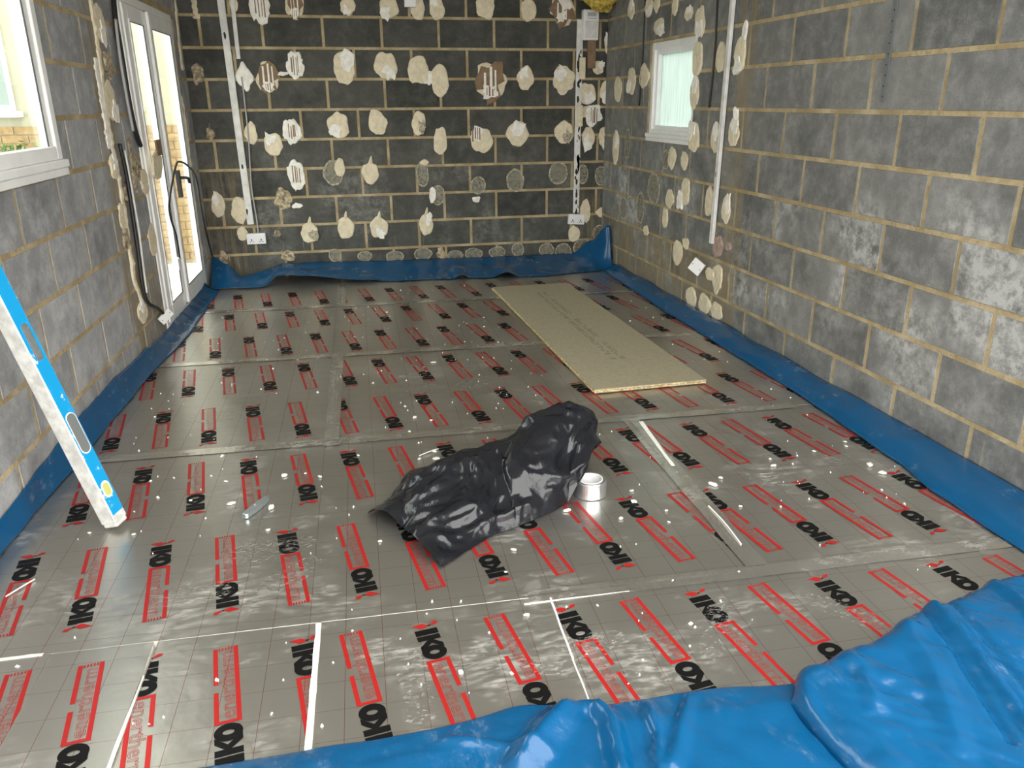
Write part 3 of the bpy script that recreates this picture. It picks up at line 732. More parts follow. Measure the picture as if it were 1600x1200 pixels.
CRU = [crease(p, w, a) for p, w, a in (([(1436, 975), (1505, 1060), (1610, 1205)], .022, .024), ([(1408, 955), (1480, 1060), (1570, 1205)], .014, -.014), ([(1445, 945), (1530, 1050), (1630, 1170)], .014, -.012), ([(1500, 905), (1580, 985), (1650, 1080)], .03, .022), ([(1380, 975), (1450, 1100), (1490, 1210)], .04, .012), ([(1290, 1030), (1340, 1090), (1360, 1150)], .03, .010), ([(1550, 900), (1660, 1000)], .02, -.012), ([(1220, 1060), (1245, 1110), (1300, 1210)], .03, .022))]
def low_fn(i, j):
    x = -3.2+2.35*i
    e = lerp_tab([(-3.2, -5.42), (-2.69, -5.385), (-2.2, -5.385), (-1.98, -5.355), (-1.86, -5.375), (-1.75, -5.40), (-1.55, -5.40), (-1.3, -5.43), (-.9, -5.45)], x)+.006*nz(x*8, 1)
    y = e-1.3*j**1.25
    z = .006+.020*min(1, j*9)*(1-.3*j)+.016*nz(x*3, y*3, 2)*min(1, j*8)
    z += sum(f(x, y) for f in CRL)*min(1, j*16)
    z += (.018*abs(nz(x*5+y*2, y*5, 4))+.010*abs(nz(x*12, y*9, 14))-.006)*min(1, j*10)
    return Vector((x, y, max(z, .006)))
o = grid_mesh('lower_layer', 220, 110, low_fn, BLUE, None, .0012); o.parent = fm; o.matrix_parent_inverse = Matrix.Translation(fm.location).inverted()
def up_fn(i, j):
    # i across from the folded left side, j from the far edge towards the camera
    x0 = -1.36+.17*(max(0, j-.03))**1.2
    x = x0+(-.02-x0)*i
    e = lerp_tab([(-1.36, -5.50), (-1.28, -5.43), (-1.1, -5.385), (-.8, -5.285), (-.5, -5.21), (-.3, -5.17), (0, -5.12)], x)+.008*nz(x*6, 5)
    y = e-1.35*j
    rim = min(1, i*14); rimj = min(1, j*20)
    rr = math.sqrt(max(0, 1-(1-rim)**2))*math.sqrt(max(0, 1-(1-rimj)**2))
    z = .010+rr*(.075+.02*nz(x*2, y*2, 8)+.03*max(0, nz(x*1.2+4, y*1.5, 1)))
    z += rr*sum(f(x, y) for f in CRU)
    z += rr*(.022*abs(nz(x*4.5+2, y*3.2, 6))+.006*nz(x*14, y*9, 2)+.014*abs(nz(x*10+y*6, y*4, 12))+.007*abs(nz(x*22+y*12, y*14, 3)))
    return Vector((x-.02*(1-rim)*0, y, max(z, .02)))
o = grid_mesh('folded_layer', 190, 180, up_fn, BLUE, None, .0012); o.parent = fm; o.matrix_parent_inverse = Matrix.Translation(fm.location).inverted()
# ------------------------------------------------------------------ things on the floor
# chipboard sheet
C_ = [at_floor(px, py, .026) for px, py in ((779, 448), (895, 441), (1091, 594), (914, 610))]
cb = tag(empty('chipboard_sheet', (C_[3].x, C_[3].y, .004)), 'beige chipboard flooring sheet lying flat on the foil boards', 'board')
ctr = sum(C_, Vector())/4; ctr.z = 0
ax = ((C_[2]-C_[3])+(C_[1]-C_[0])).normalized(); ay = ((C_[0]-C_[3])+(C_[1]-C_[2])).normalized(); ay = (ay-ax*ay.dot(ax)).normalized(); az = Vector((0, 0, 1))
hx = ((C_[2]-C_[3]).length+(C_[1]-C_[0]).length)/4; hy = ((C_[0]-C_[3]).length+(C_[1]-C_[2]).length)/4
def kid2(o, par): o.parent = par; o.matrix_parent_inverse = Matrix.Translation(par.location).inverted(); return o
m_ = MB(); m_.obox(ctr+az*.0245, ax, ay, az, hx, hy, .0015); kid2(m_.build('face', CHIPT), cb)
m_ = MB(); m_.obox(ctr+az*.014, ax, ay, az, hx-.0008, hy-.0008, .0088); kid2(m_.build('core', CHIPE), cb)
m_ = MB(); m_.obox(ctr+az*.014-ax*hx, ax, ay, az, .006, hy-.01, .003); m_.obox(ctr+az*.014-ay*hy, ax, ay, az, hx-.01, .006, .003); kid2(m_.build('tongue', CHIPE), cb)
# worn ink stamp along the sheet, too faded to read: broken bars only
sA, sB = at_floor(845, 457, .026), at_floor(966, 560, .026); L_ = (sB-sA).length; d_ = (sB-sA)/L_; e_ = Vector((-d_.y, d_.x, 0))
m_ = MB(); p_ = 0.0
while p_ < L_:
    w_ = R_.uniform(.012, .028); rows = (0,) if .12 < (p_ % .55) < .22 else (0, 1)
    for rw in rows:
        for q_ in range(3):
            if R_.random() < .3: continue
            c_ = sA+d_*(p_+w_/2)+e_*((rw-.5)*.052+(q_-1)*.011); c_.z = .0264
            m_.add([c_-d_*w_/2-e_*.0032, c_+d_*w_/2-e_*.0032, c_+d_*w_/2+e_*.0032, c_-d_*w_/2+e_*.0032], [(0, 1, 2, 3)])
    p_ += w_+R_.uniform(.006, .016)
st_ = kid2(m_.build('stamp_print', PRTG), cb); st_['kind'] = 'stuff'

# tape roll
rc = at_floor(922, 772); rc.z = 0.002
tr_ = tag(empty('tape_roll', rc), 'roll of silver foil tape with white core beside the black sack', 'tape roll')
def lathe(prof, n=40):
    vv = [(r*math.cos(6.2832*k/n), r*math.sin(6.2832*k/n), z) for r, z in prof for k in range(n)]; m2 = len(prof)
    return vv, [(i*n+k, i*n+(k+1) % n, ((i+1) % m2)*n+(k+1) % n, ((i+1) % m2)*n+k) for i in range(m2) for k in range(n)]
vv, ff = lathe([(.046, 0), (.058, 0), (.059, .002), (.059, .060), (.058, .062), (.046, .062)]); o = link('tape_winding', mesh('tape_winding', vv, ff, METAL), tr_)
vv, ff = lathe([(.042, 0), (.0458, 0), (.0458, .064), (.042, .064)]); link('core', mesh('core', vv, ff, PLASW), tr_)
# folded utility knife
ka, kb = at_floor(381, 808, .01), at_floor(419, 778, .01); kd = (kb-ka); kL = kd.length; kd.normalize(); ks = Vector((-kd.y, kd.x, 0)); kz = Vector((0, 0, 1))
kn = tag(empty('utility_knife', ((ka+kb)/2).xy.to_3d()+kz*.001), 'silver grey utility knife lying on the foil boards', 'knife')
def knife_part(prof, w0, w1, z0, z1, mat, name, bev):
    m2 = MB(); n = len(prof)
    lo = [ka+kd*(kL*a)+ks*b for a, b in prof]; vv = [Vector((p.x, p.y, z0)) for p in lo]+[Vector((p.x, p.y, z1)) for p in lo]
    m2.add(vv, [tuple(range(n))[::-1], tuple(range(n, 2*n))]+[(k, (k+1) % n, n+(k+1) % n, n+k) for k in range(n)])
    return kid2(m2.build(name, mat, None, False, bev), kn)
knife_part([(0, -.006), (.04, -.014), (.35, -.016), (.8, -.013), (1, -.007), (1, .006), (.8, .013), (.35, .015), (.04, .012)], 0, 0, .002, .021, KNIFE, 'body', .004)
knife_part([(.45, -.004), (.62, -.004), (.62, .004), (.45, .004)], 0, 0, .021, .026, METAL, 'slider', .0015)
knife_part([(-.05, -.004), (0, -.006), (0, .008)], 0, 0, .009, .011, METAL, 'blade', 0)

# spirit level leaning on the left wall
lb = Vector((-3.148, -4.200, .030)); lt = Vector((-3.437, -4.175, 1.16)); la = (lt-lb).normalized()
cdir = (CAM-lb); cdir = (cdir-la*cdir.dot(la)).normalized(); sdir = la.cross(cdir).normalized()
if sdir.dot(RGT) < 0: sdir = -sdir
n1 = (cdir*.72+sdir*.70).normalized(); n2 = (cdir*.72-sdir*.70); n2 = (n2-n1*n2.dot(n1)).normalized()   # n1 blue face, n2 pale face
LH = .030; LL = (lt-lb).length
lv = tag(empty('spirit_level', lb), 'blue and dirty white spirit level leaning against the left wall', 'spirit level')
m_ = MB(); m_.obox((lb+lt)/2, la, n1, n2, LL/2, LH, LH); kid2(m_.build('body', LWHITE, None, False, .004), lv)
mid_ = (lb+lt)/2+n1*(LH+.0003)
m_ = MB(); m_.obox(mid_+la*.012, la, n2, n1, LL/2-.018, LH-.004, .0012); kid2(m_.build('blue_face', LBLUE), lv)
def slot(s0, ln, wd, mat, name, up=.0022):
    c = lb+la*s0+n1*(LH+up); m2 = MB(); n = 20; pts = []
    for k in range(n):
        t = 6.2832*k/n; pts.append(c+la*(max(0, ln/2-wd/2)*(1 if math.cos(t) > 0 else -1)+wd/2*math.cos(t))+n2*(wd/2*math.sin(t)))
    m2.add([p-n1*.004 for p in pts]+pts, [tuple(range(n, 2*n))]+[(k, (k+1) % n, n+(k+1) % n, n+k) for k in range(n)]); return kid2(m2.build(name, mat), lv)
slot(.12, .062, .040, LWHITE, 'vial_surround'); slot(.12, .045, .026, VIAL, 'vial', .0032)
slot(.335, .150, .046, LWHITE, 'grip_rim'); slot(.335, .140, .038, GREYM, 'grip_hole', .0030)
slot(.66, .125, .030, METAL, 'vial_surround'); slot(.66, .105, .018, GREYM, 'vial', .0034)
m_ = MB(); m_.obox(lb-la*.006, la, n1, n2, .010, LH*.93, LH*.93); kid2(m_.build('end_cap', LWHITE, None, False, .006), lv)

# black sack
bag = tag(empty('rubbish_sack', (-1.85, -4.3, .0)), 'crumpled black plastic sack lying in the middle of the floor', 'sack')
def bag_mesh():
    st = []   # stations: front, ridge, back
    F = [(690, 886), (728, 862), (768, 838), (820, 818), (862, 800), (886, 786)]
    Rg = [(-2.185, -4.47, .03)]+[tuple(at_y(px, py, y)) for px, py, y in ((642, 757, -4.27), (716, 713, -4.20), (785, 686, -4.17), (843, 650, -4.13), (889, 640, -4.12))]
    fs = [0, .2, .4, .62, .82, 1.0]
    def samp(tab, s):
        x = s*5; i = min(4, int(x)); t = x-i; a, b = tab[i], tab[i+1]; return Vector(a)*(1-t)+Vector(b)*t
    Fp = [tuple(at_floor(px, py, .004)) for px, py in F]
    Bp = [tuple(at_floor(574, 803, .004))]+[(r[0]+.015+.012*i, r[1]+.10+.02*i, .004) for i, r in enumerate(Rg[1:])]
    Fp = smoothpath(Fp, 26); Rp = smoothpath(Rg, 26); Bp = smoothpath(Bp, 26)
    NV = 96; rows = []
    rnd = random.Random(5)
    creases = [(Vector((rnd.gauss(0, 1), rnd.gauss(0, 1), rnd.gauss(0, .6))).normalized(), rnd.uniform(1.6, 4.5), rnd.uniform(0, 6), rnd.uniform(.004, .010)) for _ in range(7)]
    axd = Vector((.80, .55, .1)).normalized()
    def crump(p):
        a = p.dot(axd); q0 = p-axd*(a*.45)          # folds run along the sack
        wv = Vector((nz(p.x*3, p.y*3, p.z*3), nz(p.x*3+7, p.y*3, p.z*3), nz(p.x*3, p.y*3+9, p.z*3)))*.12
        q = q0+wv
        def rdg(f, o): return 1-2.2*abs(nz(q.x*f+o, q.y*f+o*.7, q.z*f))
        d = .026*rdg(4.2, 1.3)+.020*rdg(9.0, 5.1)+.009*rdg(19.0, 9.7)+.003*rdg(40.0, 2.7)
        for dv, f, ph, am in creases[:3]:
            x = (q.dot(dv)*f+ph) % 1.0; d += .5*am*(abs(x-.5)*4-1)
        return d-.018
    M = len(Fp); EXT = 26
    for i in range(M+EXT):
        k = min(i, M-1); e = max(0, i-M+1)/EXT
        f_, r_, b_ = Fp[k].copy(), Rp[k].copy(), Bp[k].copy()
        if e > 0:
            cpt = Vector((-1.45, -4.12, .15))
            sh = 1-.9*(1-math.sqrt(max(0, 1-e*e))); push = Vector((.075, .02, 0))*math.sin(e*1.57)
            f_ = cpt+(f_-cpt)*sh+push+Vector((0, 0, .05*min(1, e*3))); r_ = cpt+(r_-cpt)*sh+push; b_ = cpt+(b_-cpt)*sh+push
        row = []
        for j in range(NV):
            t = j/(NV-1)
            if t < .62:
                s = t/.62; p = f_.lerp(r_, s); hgt = (r_.z-f_.z)
                bul = math.sin(math.pi*s); p.z += bul*(.10*hgt+.015); p = p+Vector((.0, -.02, 0))*bul
                if i > M*.55: p.z += bul*.02
            else:
                s = (t-.62)/.38; p = r_.lerp(b_, s); p.z += math.sin(math.pi*s)*.03
            row.append(p)
        rows.append(row)
    # close underneath is hidden: flat to the floor
    vv = []
    for i, row in enumerate(rows):
        for j, p in enumerate(row):
            a = rows[min(i+1, len(rows)-1)][j]-rows[max(i-1, 0)][j]; b = row[min(j+1, NV-1)]-row[max(j-1, 0)]
            n = a.cross(b); n = n.normalized() if n.length > 1e-9 else Vector((0, 0, 1))
            if n.z < -.2: n = -n
            edge = min(1, j/9, (NV-1-j)/9, .30+i/30)
            q = p+n*(crump(p)*edge); q.z = max(q.z, .004); vv.append(q)
    fs_ = [(i*NV+j, (i+1)*NV+j, (i+1)*NV+j+1, i*NV+j+1) for i in range(len(rows)-1) for j in range(NV-1)]
    fs_.append(tuple((len(rows)-1)*NV+j for j in range(NV)))
    return mesh('sack_body', [v-Vector((-1.85, -4.3, 0)) for v in vv], fs_, BAGM, None, True)
bb = link('sack_body', bag_mesh(), bag)

# plaster crumbs
def crumb_mesh(sd):
    bm = bmesh.new(); bmesh.ops.create_icosphere(bm, subdivisions=1, radius=1)
    for v in bm.verts: v.co *= 1+.45*nz(v.co.x*1.7+sd, v.co.y*1.7, v.co.z*1.7)
    for v in bm.verts: v.co.z = max(v.co.z*.45, -.3)
    me = bpy.data.meshes.new('plaster_crumb'); bm.to_mesh(me); bm.free(); me.materials.append(SPECK); return me
CM = [crumb_mesh(k*7.3) for k in range(6)]
BIG = [(362,788,9),(424,794,9),(445,744,10),(419,829,5),(298,783,5),(353,753,5),(140,834,5),(209,836,5),(1113,758,11),(1126,748,7),(1359,728,11),(1379,740,8),(1208,729,8),(990,785,9),(1203,718,5),(987,768,6),(1041,799,5),(1045,817,5),(1157,792,5),(678,706,6),(681,718,8),(655,718,5),(680,737,6),(648,653,7),(674,658,6),(677,567,5),(823,962,7),(720,1052,7),(790,895,6),(803,860,6),(594,847,6),(886,799,9),(970,811,7),(500,746,6),(477,741,5),(1272,706,5),(1320,691,5),(1322,698,4),(640,675,5),(705,790,4)]
for k, (px, py, d) in enumerate(BIG):
    p = at_floor(px, py); dist = (p-CAM).length; r = d/2/F_PX*dist*1.25
    o = link('plaster_crumb', CM[k % 6]); o.location = (p.x, p.y, r*.3*.7+.002); o.scale = (r*R_.uniform(.8, 1.5), r*R_.uniform(.7, 1.1), r*.7); o.rotation_euler = (0, 0, R_.uniform(0, 6))
    tag(o, 'small white plaster crumb on the foil insulation boards', 'crumb', 'plaster crumbs scattered over the foil boards')
m_ = MB()
for k in range(520):
    x, y = R_.uniform(-3.3, -.2), -R_.uniform(.7, 5.35)
    if nz(x*1.6, y*1.6, 4) < -.12 or (-1.25 < x < -.48 and y > -3.4) or (-2.3 < x < -1.3 and -4.7 < y < -3.85): continue
    r = R_.uniform(.0012, .0036)*(1.6 if R_.random() < .1 else 1); a = R_.uniform(0, 3)
    ux, uy = Vector((math.cos(a), math.sin(a), 0)), Vector((-math.sin(a), math.cos(a), 0)); c = Vector((x, y, .0035)); s_ = R_.uniform(1, 2.4)
    m_.add([c+ux*r*s_-Vector((0, 0, .003)), c+uy*r-Vector((0, 0, .003)), c-ux*r*s_-Vector((0, 0, .003)), c-uy*r-Vector((0, 0, .003)), c+Vector((0, 0, r))], [(0, 1, 4), (1, 2, 4), (2, 3, 4), (3, 0, 4)])
sp_ = m_.build('plaster_dust', SPECK); sp_['kind'] = 'stuff'; tag(sp_, 'fine white plaster specks scattered over the foil floor', 'dust')
# slivers
for (x0, y0, x1, y1) in ((9,932,54,905),(655,712,685,701),(1107,790,1158,850)):
    a_, b_ = at_floor(x0, y0, .006), at_floor(x1, y1, .006); m_ = MB(); m_.tube(smoothpath([a_, (a_+b_)/2+Vector((.004, .002, .002)), b_], 4), .0024, 5)
    tag(m_.build('plaster_sliver', SPECK), {9: 'thin white sliver lying near the left edge of the floor', 655: 'short white sliver left of the black sack', 1107: 'long thin white thread right of the black sack'}[x0], 'sliver')

# ------------------------------------------------------------------ services on the walls
def wall_tube(name, w, pts, r, mat, n0, label, cat, k=6, group=None):
    P = []
    for q in pts:
        a, z = on_wall(w, q[0], q[1]); P.append(wp(w, a, z, q[2] if len(q) > 2 else n0))
    m2 = MB(); m2.tube(smoothpath(P, k), r, 7); return tag(m2.build(name, mat, None, True), label, cat, group)
def trunk(w, p0, p1, wd, dp, label, mat=TRUNK, n0=.004, splats=0, ext=None):
    (a0_, z0_), (a1_, z1_) = on_wall(w, *p0), on_wall(w, *p1)
    if ext: a0_, z0_ = a0_+(a0_-a1_)*(ext-z0_)/(z0_-z1_), ext
    ax_ = WALLS[w][1]; A = wp(w, a0_, z0_); B = wp(w, a1_, z1_); d = (B-A).normalized(); nn_ = WALLS[w][2]; s_ = d.cross(nn_)
    root = tag(empty('cable_trunking', B), label, 'trunking'); L = (B-A).length
    m2 = MB(); m2.obox((A+B)/2+nn_*(n0+dp/2), d, s_, nn_, L/2, wd/2, dp/2*.8); kid2(m2.build('channel', mat, None, False, .002), root)
    m2 = MB(); m2.obox((A+B)/2+nn_*(n0+dp*.92), d, s_, nn_, L/2, wd/2*.78, dp*.12); kid2(m2.build('lid', mat, None, False, .001), root)
    for k in range(splats):
        c = A+d*R_.uniform(.15*L, L)+nn_*(n0+dp*1.045)+s_*R_.uniform(-.3, .3)*wd; r = R_.uniform(.004, .016); m3 = MB(); pts = outline(8, r*.8, r*2.2, k*3.1, .4)
        m3.add([c+s_*max(-wd*.5, min(wd*.5, x))+d*y for x, y in pts], [tuple(range(8))]); kid2(m3.build('black_smear', SPLAT), root)
    return root
trunk('back', (345, 0), (392, 350), .052, .020, 'tall white cable trunking on the left of the back wall', ext=2.45, splats=3)
trunk('back', (364, 10), (373, 92), .030, .016, 'short white trunking length broken off beside the tall left trunking', ext=2.4)
trunk('back', (906, 8), (899, 332), .052, .022, 'white trunking with black smears on the right of the back wall', ext=2.0, splats=40)
trunk('right', (1149, 0), (1115, 380), .045, .020, 'plain white trunking down the right wall beyond the window', ext=2.4, splats=1)
wall_tube('loose_cable', 'back', [(378, 120, .012), (388, 210, .016), (393, 290, .016), (401, 340, .018), (404, 366, .02)], .006, CABG, .014, 'grey cable running down to the double socket on the left', 'cable')
def socket(w, px, py, wd, hg, dp, label, rot=0.0, double=True, n0=.006):
    a, z = on_wall(w, px, py); c = wp(w, a, z, n0); ax_, nn_ = WALLS[w][1], WALLS[w][2]; az_ = Vector((0, 0, 1))
    if nn_.cross(az_).dot(ax_) > 0: ax_ = ax_
    e1 = ax_*math.cos(rot)+az_*math.sin(rot); e2 = -ax_*math.sin(rot)+az_*math.cos(rot)
    root = tag(empty('wall_socket', c), label, 'socket')
    m2 = MB(); m2.obox(c+nn_*(dp/2), e1, e2, nn_, wd/2, hg/2, dp/2); kid2(m2.build('faceplate', PLASW, None, False, .004), root)
    if double:
        for sx in (-1, 1):
            m2 = MB()
            m2.obox(c+nn_*dp+e1*sx*wd*.25-e2*hg*.10, e1, e2, nn_, .004, .008, .0006)
            for s2 in (-1, 1): m2.obox(c+nn_*dp+e1*(sx*wd*.25+s2*.011)-e2*hg*.27, e1, e2, nn_, .005, .003, .0006)
            kid2(m2.build('pin_slots', CABK), root)
            m2 = MB(); m2.obox(c+nn_*(dp+.001)+e1*sx*wd*.08+e2*hg*.18, e1, e2, nn_, .008, .013, .0022); kid2(m2.build('rocker_switch', PLASW, None, False, .001), root)
    return root
socket('back', 401, 372, .150, .088, .035, 'white double socket below the left trunking on the back wall')
socket('back', 899, 342, .146, .086, .035, 'white double socket below the black-smeared trunking on the back wall', -.06)
socket('back', 640, 2, .09, .09, .03, 'small white plate at the top middle of the back wall', 0, False)
def hanging_plate(w, px, py, n0, wd, hg, dp, nrm, rot, label):
    a, z = on_wall(w, px, py); c = wp(w, a, z, n0); nn_ = Vector(nrm).normalized()
    e1 = Vector((0, 0, 1)).cross(nn_).normalized(); e2 = nn_.cross(e1); f1 = e1*math.cos(rot)+e2*math.sin(rot); f2 = -e1*math.sin(rot)+e2*math.cos(rot)
    root = tag(empty('blank_plate', c), label, 'plate')
    m2 = MB(); m2.obox(c, f1, f2, nn_, wd/2, hg/2, dp/2); kid2(m2.build('plate', PLASW, None, False, .003), root)
    for sx in (-1, 1):
        m2 = MB(); m2.obox(c+nn_*(dp/2+.0004)+f1*sx*wd*.36, f1, f2, nn_, .003, .003, .0006); kid2(m2.build('screw', GREYM), root)
hanging_plate('right', 1100, 416, .05, .088, .088, .02, (-.75, -.62, .1), -.55, 'white square plate hanging tilted on the right wall')
hanging_plate('left', 245, 495, .05, .092, .052, .012, (.62, -.75, .1), .62, 'small white blank plate beside the foot of the doors')
# junction box
a_, z_ = on_wall('back', 919, 40); c = wp('back', a_, z_, .01); jb = tag(empty('junction_box', c), 'cream white box with a small faded label above the back trunking', 'box')
m_ = MB(); m_.wbox('back', a_-.062, a_+.068, z_-.115, z_+.115, .006, .075); kid2(m_.build('casing', PLASW, None, False, .006), jb)
m_ = MB(); m_.wbox('back', a_-.052, a_+.058, z_-.10, z_+.03, .075, .080); kid2(m_.build('cover', TRUNK, None, False, .003), jb)
m_ = MB(); m_.wbox('back', a_-.03, a_+.045, z_+.062, z_+.092, .0752, .0762); m_.wbox('back', a_-.03, a_+.05, z_+.044, z_+.052, .0752, .0762); kid2(m_.build('faded_label', CABG), jb)
# loose brown timber strip behind the box and pale connector blocks on the trunking
a_, z_ = on_wall('back', 923, 85); m_ = MB(); m_.wbox('back', a_-.035, a_+.035, z_-.11, z_+.14, .006, .03); tag(m_.build('board_offcut', BROWNP, None, False, .002), 'brown paper-faced offcut hanging below the junction box', 'offcut')
for px, py, lb_ in ((908, 107, 'upper pale cable clip block on the back right trunking'), (904, 181, 'lower pale cable clip block on the back right trunking')):
    a_, z_ = on_wall('back', px, py); m_ = MB(); m_.wbox('back', a_-.026, a_+.026, z_-.085, z_+.085, .026, .046); tag(m_.build('clip_block', CREAM, None, False, .006), lb_, 'clip')
# mineral wool tuft
def wool():
    bm = bmesh.new(); bmesh.ops.create_icosphere(bm, subdivisions=5, radius=1)
    a_, z_ = on_wall('back', 918, -4)
    for v in bm.verts:
        p = v.co.copy(); f = 1+.30*nz(p.x*2.2, p.y*2.2, p.z*2.2)+.16*nz(p.x*7, p.y*7, p.z*7)+.06*nz(p.x*19, p.y*19, p.z*19)
        v.co = Vector((p.x*.24, p.y*.10, p.z*.085))*f
        v.co.z += -.045*math.sin(p.x*3.4+.5)
    me = bpy.data.meshes.new('mineral_wool'); bm.to_mesh(me); bm.free(); me.materials.append(YELW)
    for p in me.polygons: p.use_smooth = True
    o = link('mineral_wool', me); o.location = wp('back', a_, z_, .19); return o
tag(wool(), 'tuft of yellow mineral wool insulation hanging at the top right corner', 'insulation')
# cables on the right wall and perforated strip
wall_tube('loose_cable', 'right', [(1011, -30), (1008, 40), (1005, 100), (1000, 165)], .006, CABK, .008, 'black cable left of the small right hand window', 'cable')
wall_tube('loose_cable', 'right', [(1124, -30), (1121, 40), (1117, 100), (1110, 168)], .006, CABK, .008, 'black cable right of the small right hand window', 'cable')
(a0_, z0_), (a1_, z1_) = on_wall('right', 1404, 0), on_wall('right', 1379, 160)
ps = tag(empty('fixing_strip', wp('right', a1_, z1_, .003)), 'perforated grey metal fixing strip on the right wall', 'strip')
m_ = MB(); zt = 2.45; m_.wbox('right', a1_-.014, a1_+.014, z1_, zt, .002, .006); kid2(m_.build('strap', GREYM), ps)
m_ = MB()
for k in range(26): m_.wbox('right', a1_-.004+.003*(k % 2), a1_+.003+.003*(k % 2), z1_+.02+k*.042, z1_+.027+k*.042, .0062, .0066)
hl_ = kid2(m_.build('holes', CABK), ps); hl_['kind'] = 'stuff'
# left wall cables
CG = None
wall_tube('loose_cable', 'left', [(170, -20), (176, 45), (186, 100), (196, 160), (206, 205), (214, 228)], .013, CABK, .02, 'thick dark cable bundle hanging by the left door jamb', 'cable')
wall_tube('loose_cable', 'left', [(171, 30), (178, 90), (190, 160), (199, 205)], .008, CABG, .03, 'pale cable beside the dark bundle on the door jamb', 'cable')
wall_tube('loose_cable', 'left', [(178, 225), (190, 280), (200, 345), (208, 400), (214, 445), (222, 472), (236, 482, .035), (242, 490, .045)], .010, CABK, .028, 'dark cable curving down to the small plate by the doors', 'cable')
wall_tube('loose_cable', 'left', [(184, 235), (196, 300), (207, 365), (214, 420), (219, 458)], .006, TRUNK, .034, 'white cable clipped beside the dark cable left of the doors', 'cable')
wall_tube('loose_cable', 'left', [(268, 405, .05), (257, 370, .07), (245, 340, .08), (243, 315, .08), (249, 280, .08), (257, 260, .07), (264, 253, .06), (275, 258, .07), (288, 278, .08), (298, 320, .07), (309, 362, .06), (324, 402, .04)], .007, CABK, .07, 'black cable looped over the meeting stile of the doors', 'cable')
wall_tube('loose_cable', 'left', [(287, -15, .04), (291, 30, .05), (295, 80, .05), (301, 122, .05), (304, 145, .05)], .006, CABK, .05, 'black cable hanging in the back left corner', 'cable')
wall_tube('loose_cable', 'left', [(303, 143, .05), (309, 190, .05), (318, 240, .04), (326, 280, .03), (328, 300, .02)], .0035, PINKP, .05, 'thin pinkish wire hanging below the corner cable', 'wire')
a_, z_ = on_wall('left', 268, 412); m_ = MB(); m_.wbox('left', a_-.05, a_+.04, z_-.035, z_+.035, .03, .055); tag(m_.build('cable_clip', PLASW, None, False, .004), 'small white box at the end of the looped door cable', 'clip')
# torn plasterboard scrap hanging by the doors
a_, z_ = on_wall('left', 230, 252); m_ = MB(); sc = tag(empty('plasterboard_scrap', wp('left', a_, z_, .05)), 'torn plasterboard scrap hanging over the edge of the left door', 'scrap')
pts = [(-.14, -.07), (-.08, -.10), (.02, -.10), (.10, -.03), (.11, .02), (.02, .06), (-.10, .03)]
m_.add([wp('left', a_+x, z_+z, .05) for x, z in pts]+[wp('left', a_+x, z_+z, .062) for x, z in pts], [tuple(range(7))[::-1], tuple(range(7, 14))]+[(k, (k+1) % 7, 7+(k+1) % 7, 7+k) for k in range(7)]); kid2(m_.build('paper_face', CREAM), sc)
m_ = MB(); m_.wbox('left', a_+.01, a_+.12, z_+.03, z_+.12, .055, .066); kid2(m_.build('brown_backing', BROWNP), sc)

# ------------------------------------------------------------------ outside
mb = MB(); mb.box(-14, lwx(0)-.14, -12, 6, -.3, -.12); struct(mb.build('ground_paving', PAVE))
mb = MB(); mb.box(.13, 9, -12, 6, -.3, -.12); struct(mb.build('ground_garden', HEDGE))
mb = MB(); mb.box(-14, 9, -16, -9.5, -.3, -.12); struct(mb.build('ground_front', PAVE))
HY = 1.5
hs = tag(empty('house_wall', (-5.2, HY, -.12)), 'cream rendered house wall with buff brick base outside the doors', 'house')
mb = MB(); mb.box(-8, lwx(0)-.16, HY+.01, HY+.3, 1.19, 3.2); kid2(mb.build('render_wall', RENDER), hs)
mb = MB(); mb.box(-8, lwx(0)-.16, HY+.005, HY+.3, -.12, 1.19); kid2(mb.build('brick_base', BRMORT), hs)
bme = None
for r in range(17):
    for k in range(9):
        x = -5.45+k*.225+(.1125 if r % 2 else 0); z = 1.19-.0375-r*.075
        if bme is None:
            m_ = MB(); m_.box(-.1075, .1075, -.006, .01, -.0325, .0325); bme = mesh('brick', m_.v, m_.f, BRICK)
        if x > lwx(0)-.28: continue
        b = link('brick', bme); b.location = (x, HY, z); kid2(b, hs)
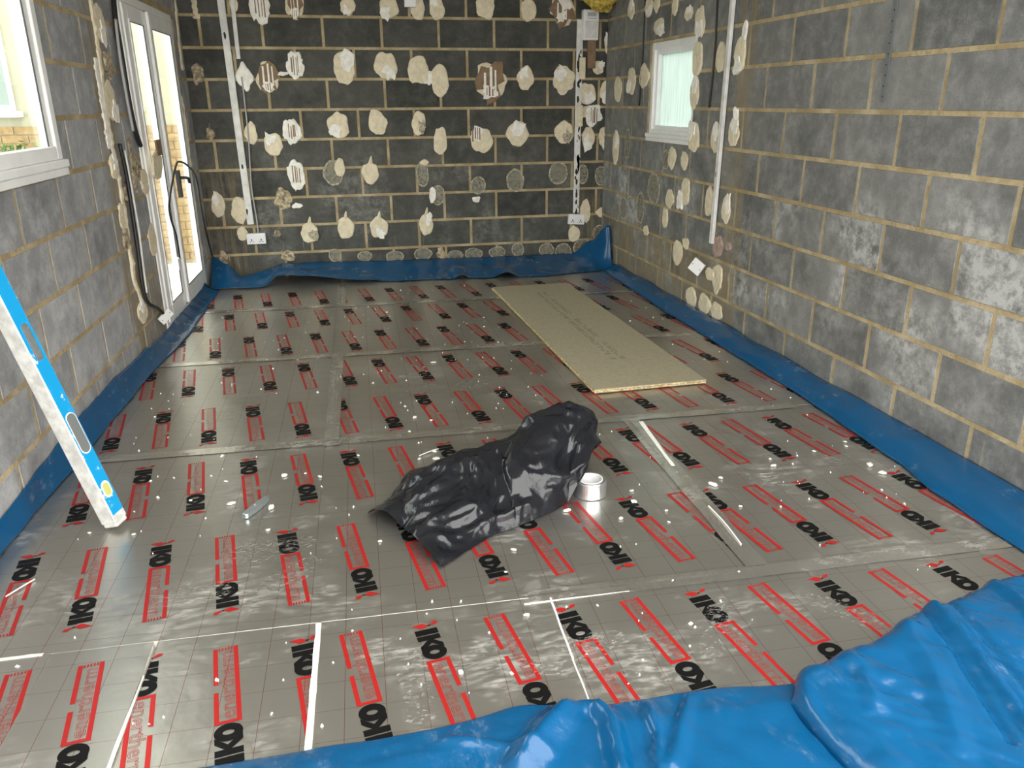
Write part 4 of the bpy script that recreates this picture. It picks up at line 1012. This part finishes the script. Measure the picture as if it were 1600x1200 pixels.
for x0, x1, z0, z1 in ((-4.85, -4.03, 1.36, 2.6), (-6.2, -5.06, 1.32, 2.5)):
    m_ = MB()
    for q in ((x0, x0+.05, z0, z1), (x1-.03, x1, z0, z1), (x0+.05, x1-.03, z0, z0+.05), (x0+.05, x1-.05, z1-.05, z1)): m_.box(q[0], q[1], HY-.03, HY+.01, q[2], q[3])
    m_.box(x0-.05, x1+.05, HY-.08, HY+.01, z0-.05, z0)
    f_ = kid2(m_.build('window_frame', UPVC), hs)
    m_ = MB(); m_.box(x0+.05, x1-.03, HY-.002, HY+.008, z0+.05, z1-.05); g_ = m_.build('window_pane', GLASSD); g_.parent = f_; g_.matrix_parent_inverse = Matrix.Translation(hs.location).inverted() @ Matrix.Identity(4); g_.matrix_parent_inverse = Matrix.Identity(4)
# leafy shrub outside the left window
m_ = MB(); rs = random.Random(3); sc_ = Vector((-4.72, .2, .72))
for k in range(900):
    d = Vector((rs.gauss(0, 1), rs.gauss(0, 1), rs.gauss(0, 1))).normalized()*rs.uniform(.5, 1)
    c = sc_+Vector((d.x*.45, d.y*.45, d.z*.42)); a = Vector((rs.gauss(0, 1), rs.gauss(0, 1), rs.gauss(0, 1))).normalized(); b = a.cross(Vector((.3, .5, .7))).normalized(); s_ = rs.uniform(.018, .035)
    m_.add([c-a*s_*1.6, c+b*s_*.6, c+a*s_*1.6, c-b*s_*.6], [(0, 1, 2, 3)])
sh = tag(empty('shrub', (-4.72, .2, -.12)), 'green leafy shrub outside the left window', 'shrub')
lo = kid2(m_.build('foliage', LEAF), sh); lo['kind'] = 'stuff'
m_ = MB(); m_.tube([(-4.72, .2, -.12), (-4.71, .2, .3), (-4.72, .2, .8)], [.03, .025, .01], 6); kid2(m_.build('stem', BROWNP), sh)
# hedge outside the small window
bm = bmesh.new(); bmesh.ops.create_icosphere(bm, subdivisions=5, radius=1)
for v in bm.verts:
    p = v.co.copy(); f = 1+.2*nz(p.x*2, p.y*2, p.z*2)+.12*nz(p.x*7, p.y*7, p.z*7); v.co = Vector((p.x*.6, p.y*2.6, p.z*1.05))*f
me = bpy.data.meshes.new('hedge'); bm.to_mesh(me); bm.free(); me.materials.append(HEDGE)
ho = link('hedge', me); ho.location = (2.6, 1.2, .75); tag(ho, 'blurred green hedge seen through the misted right window', 'hedge')
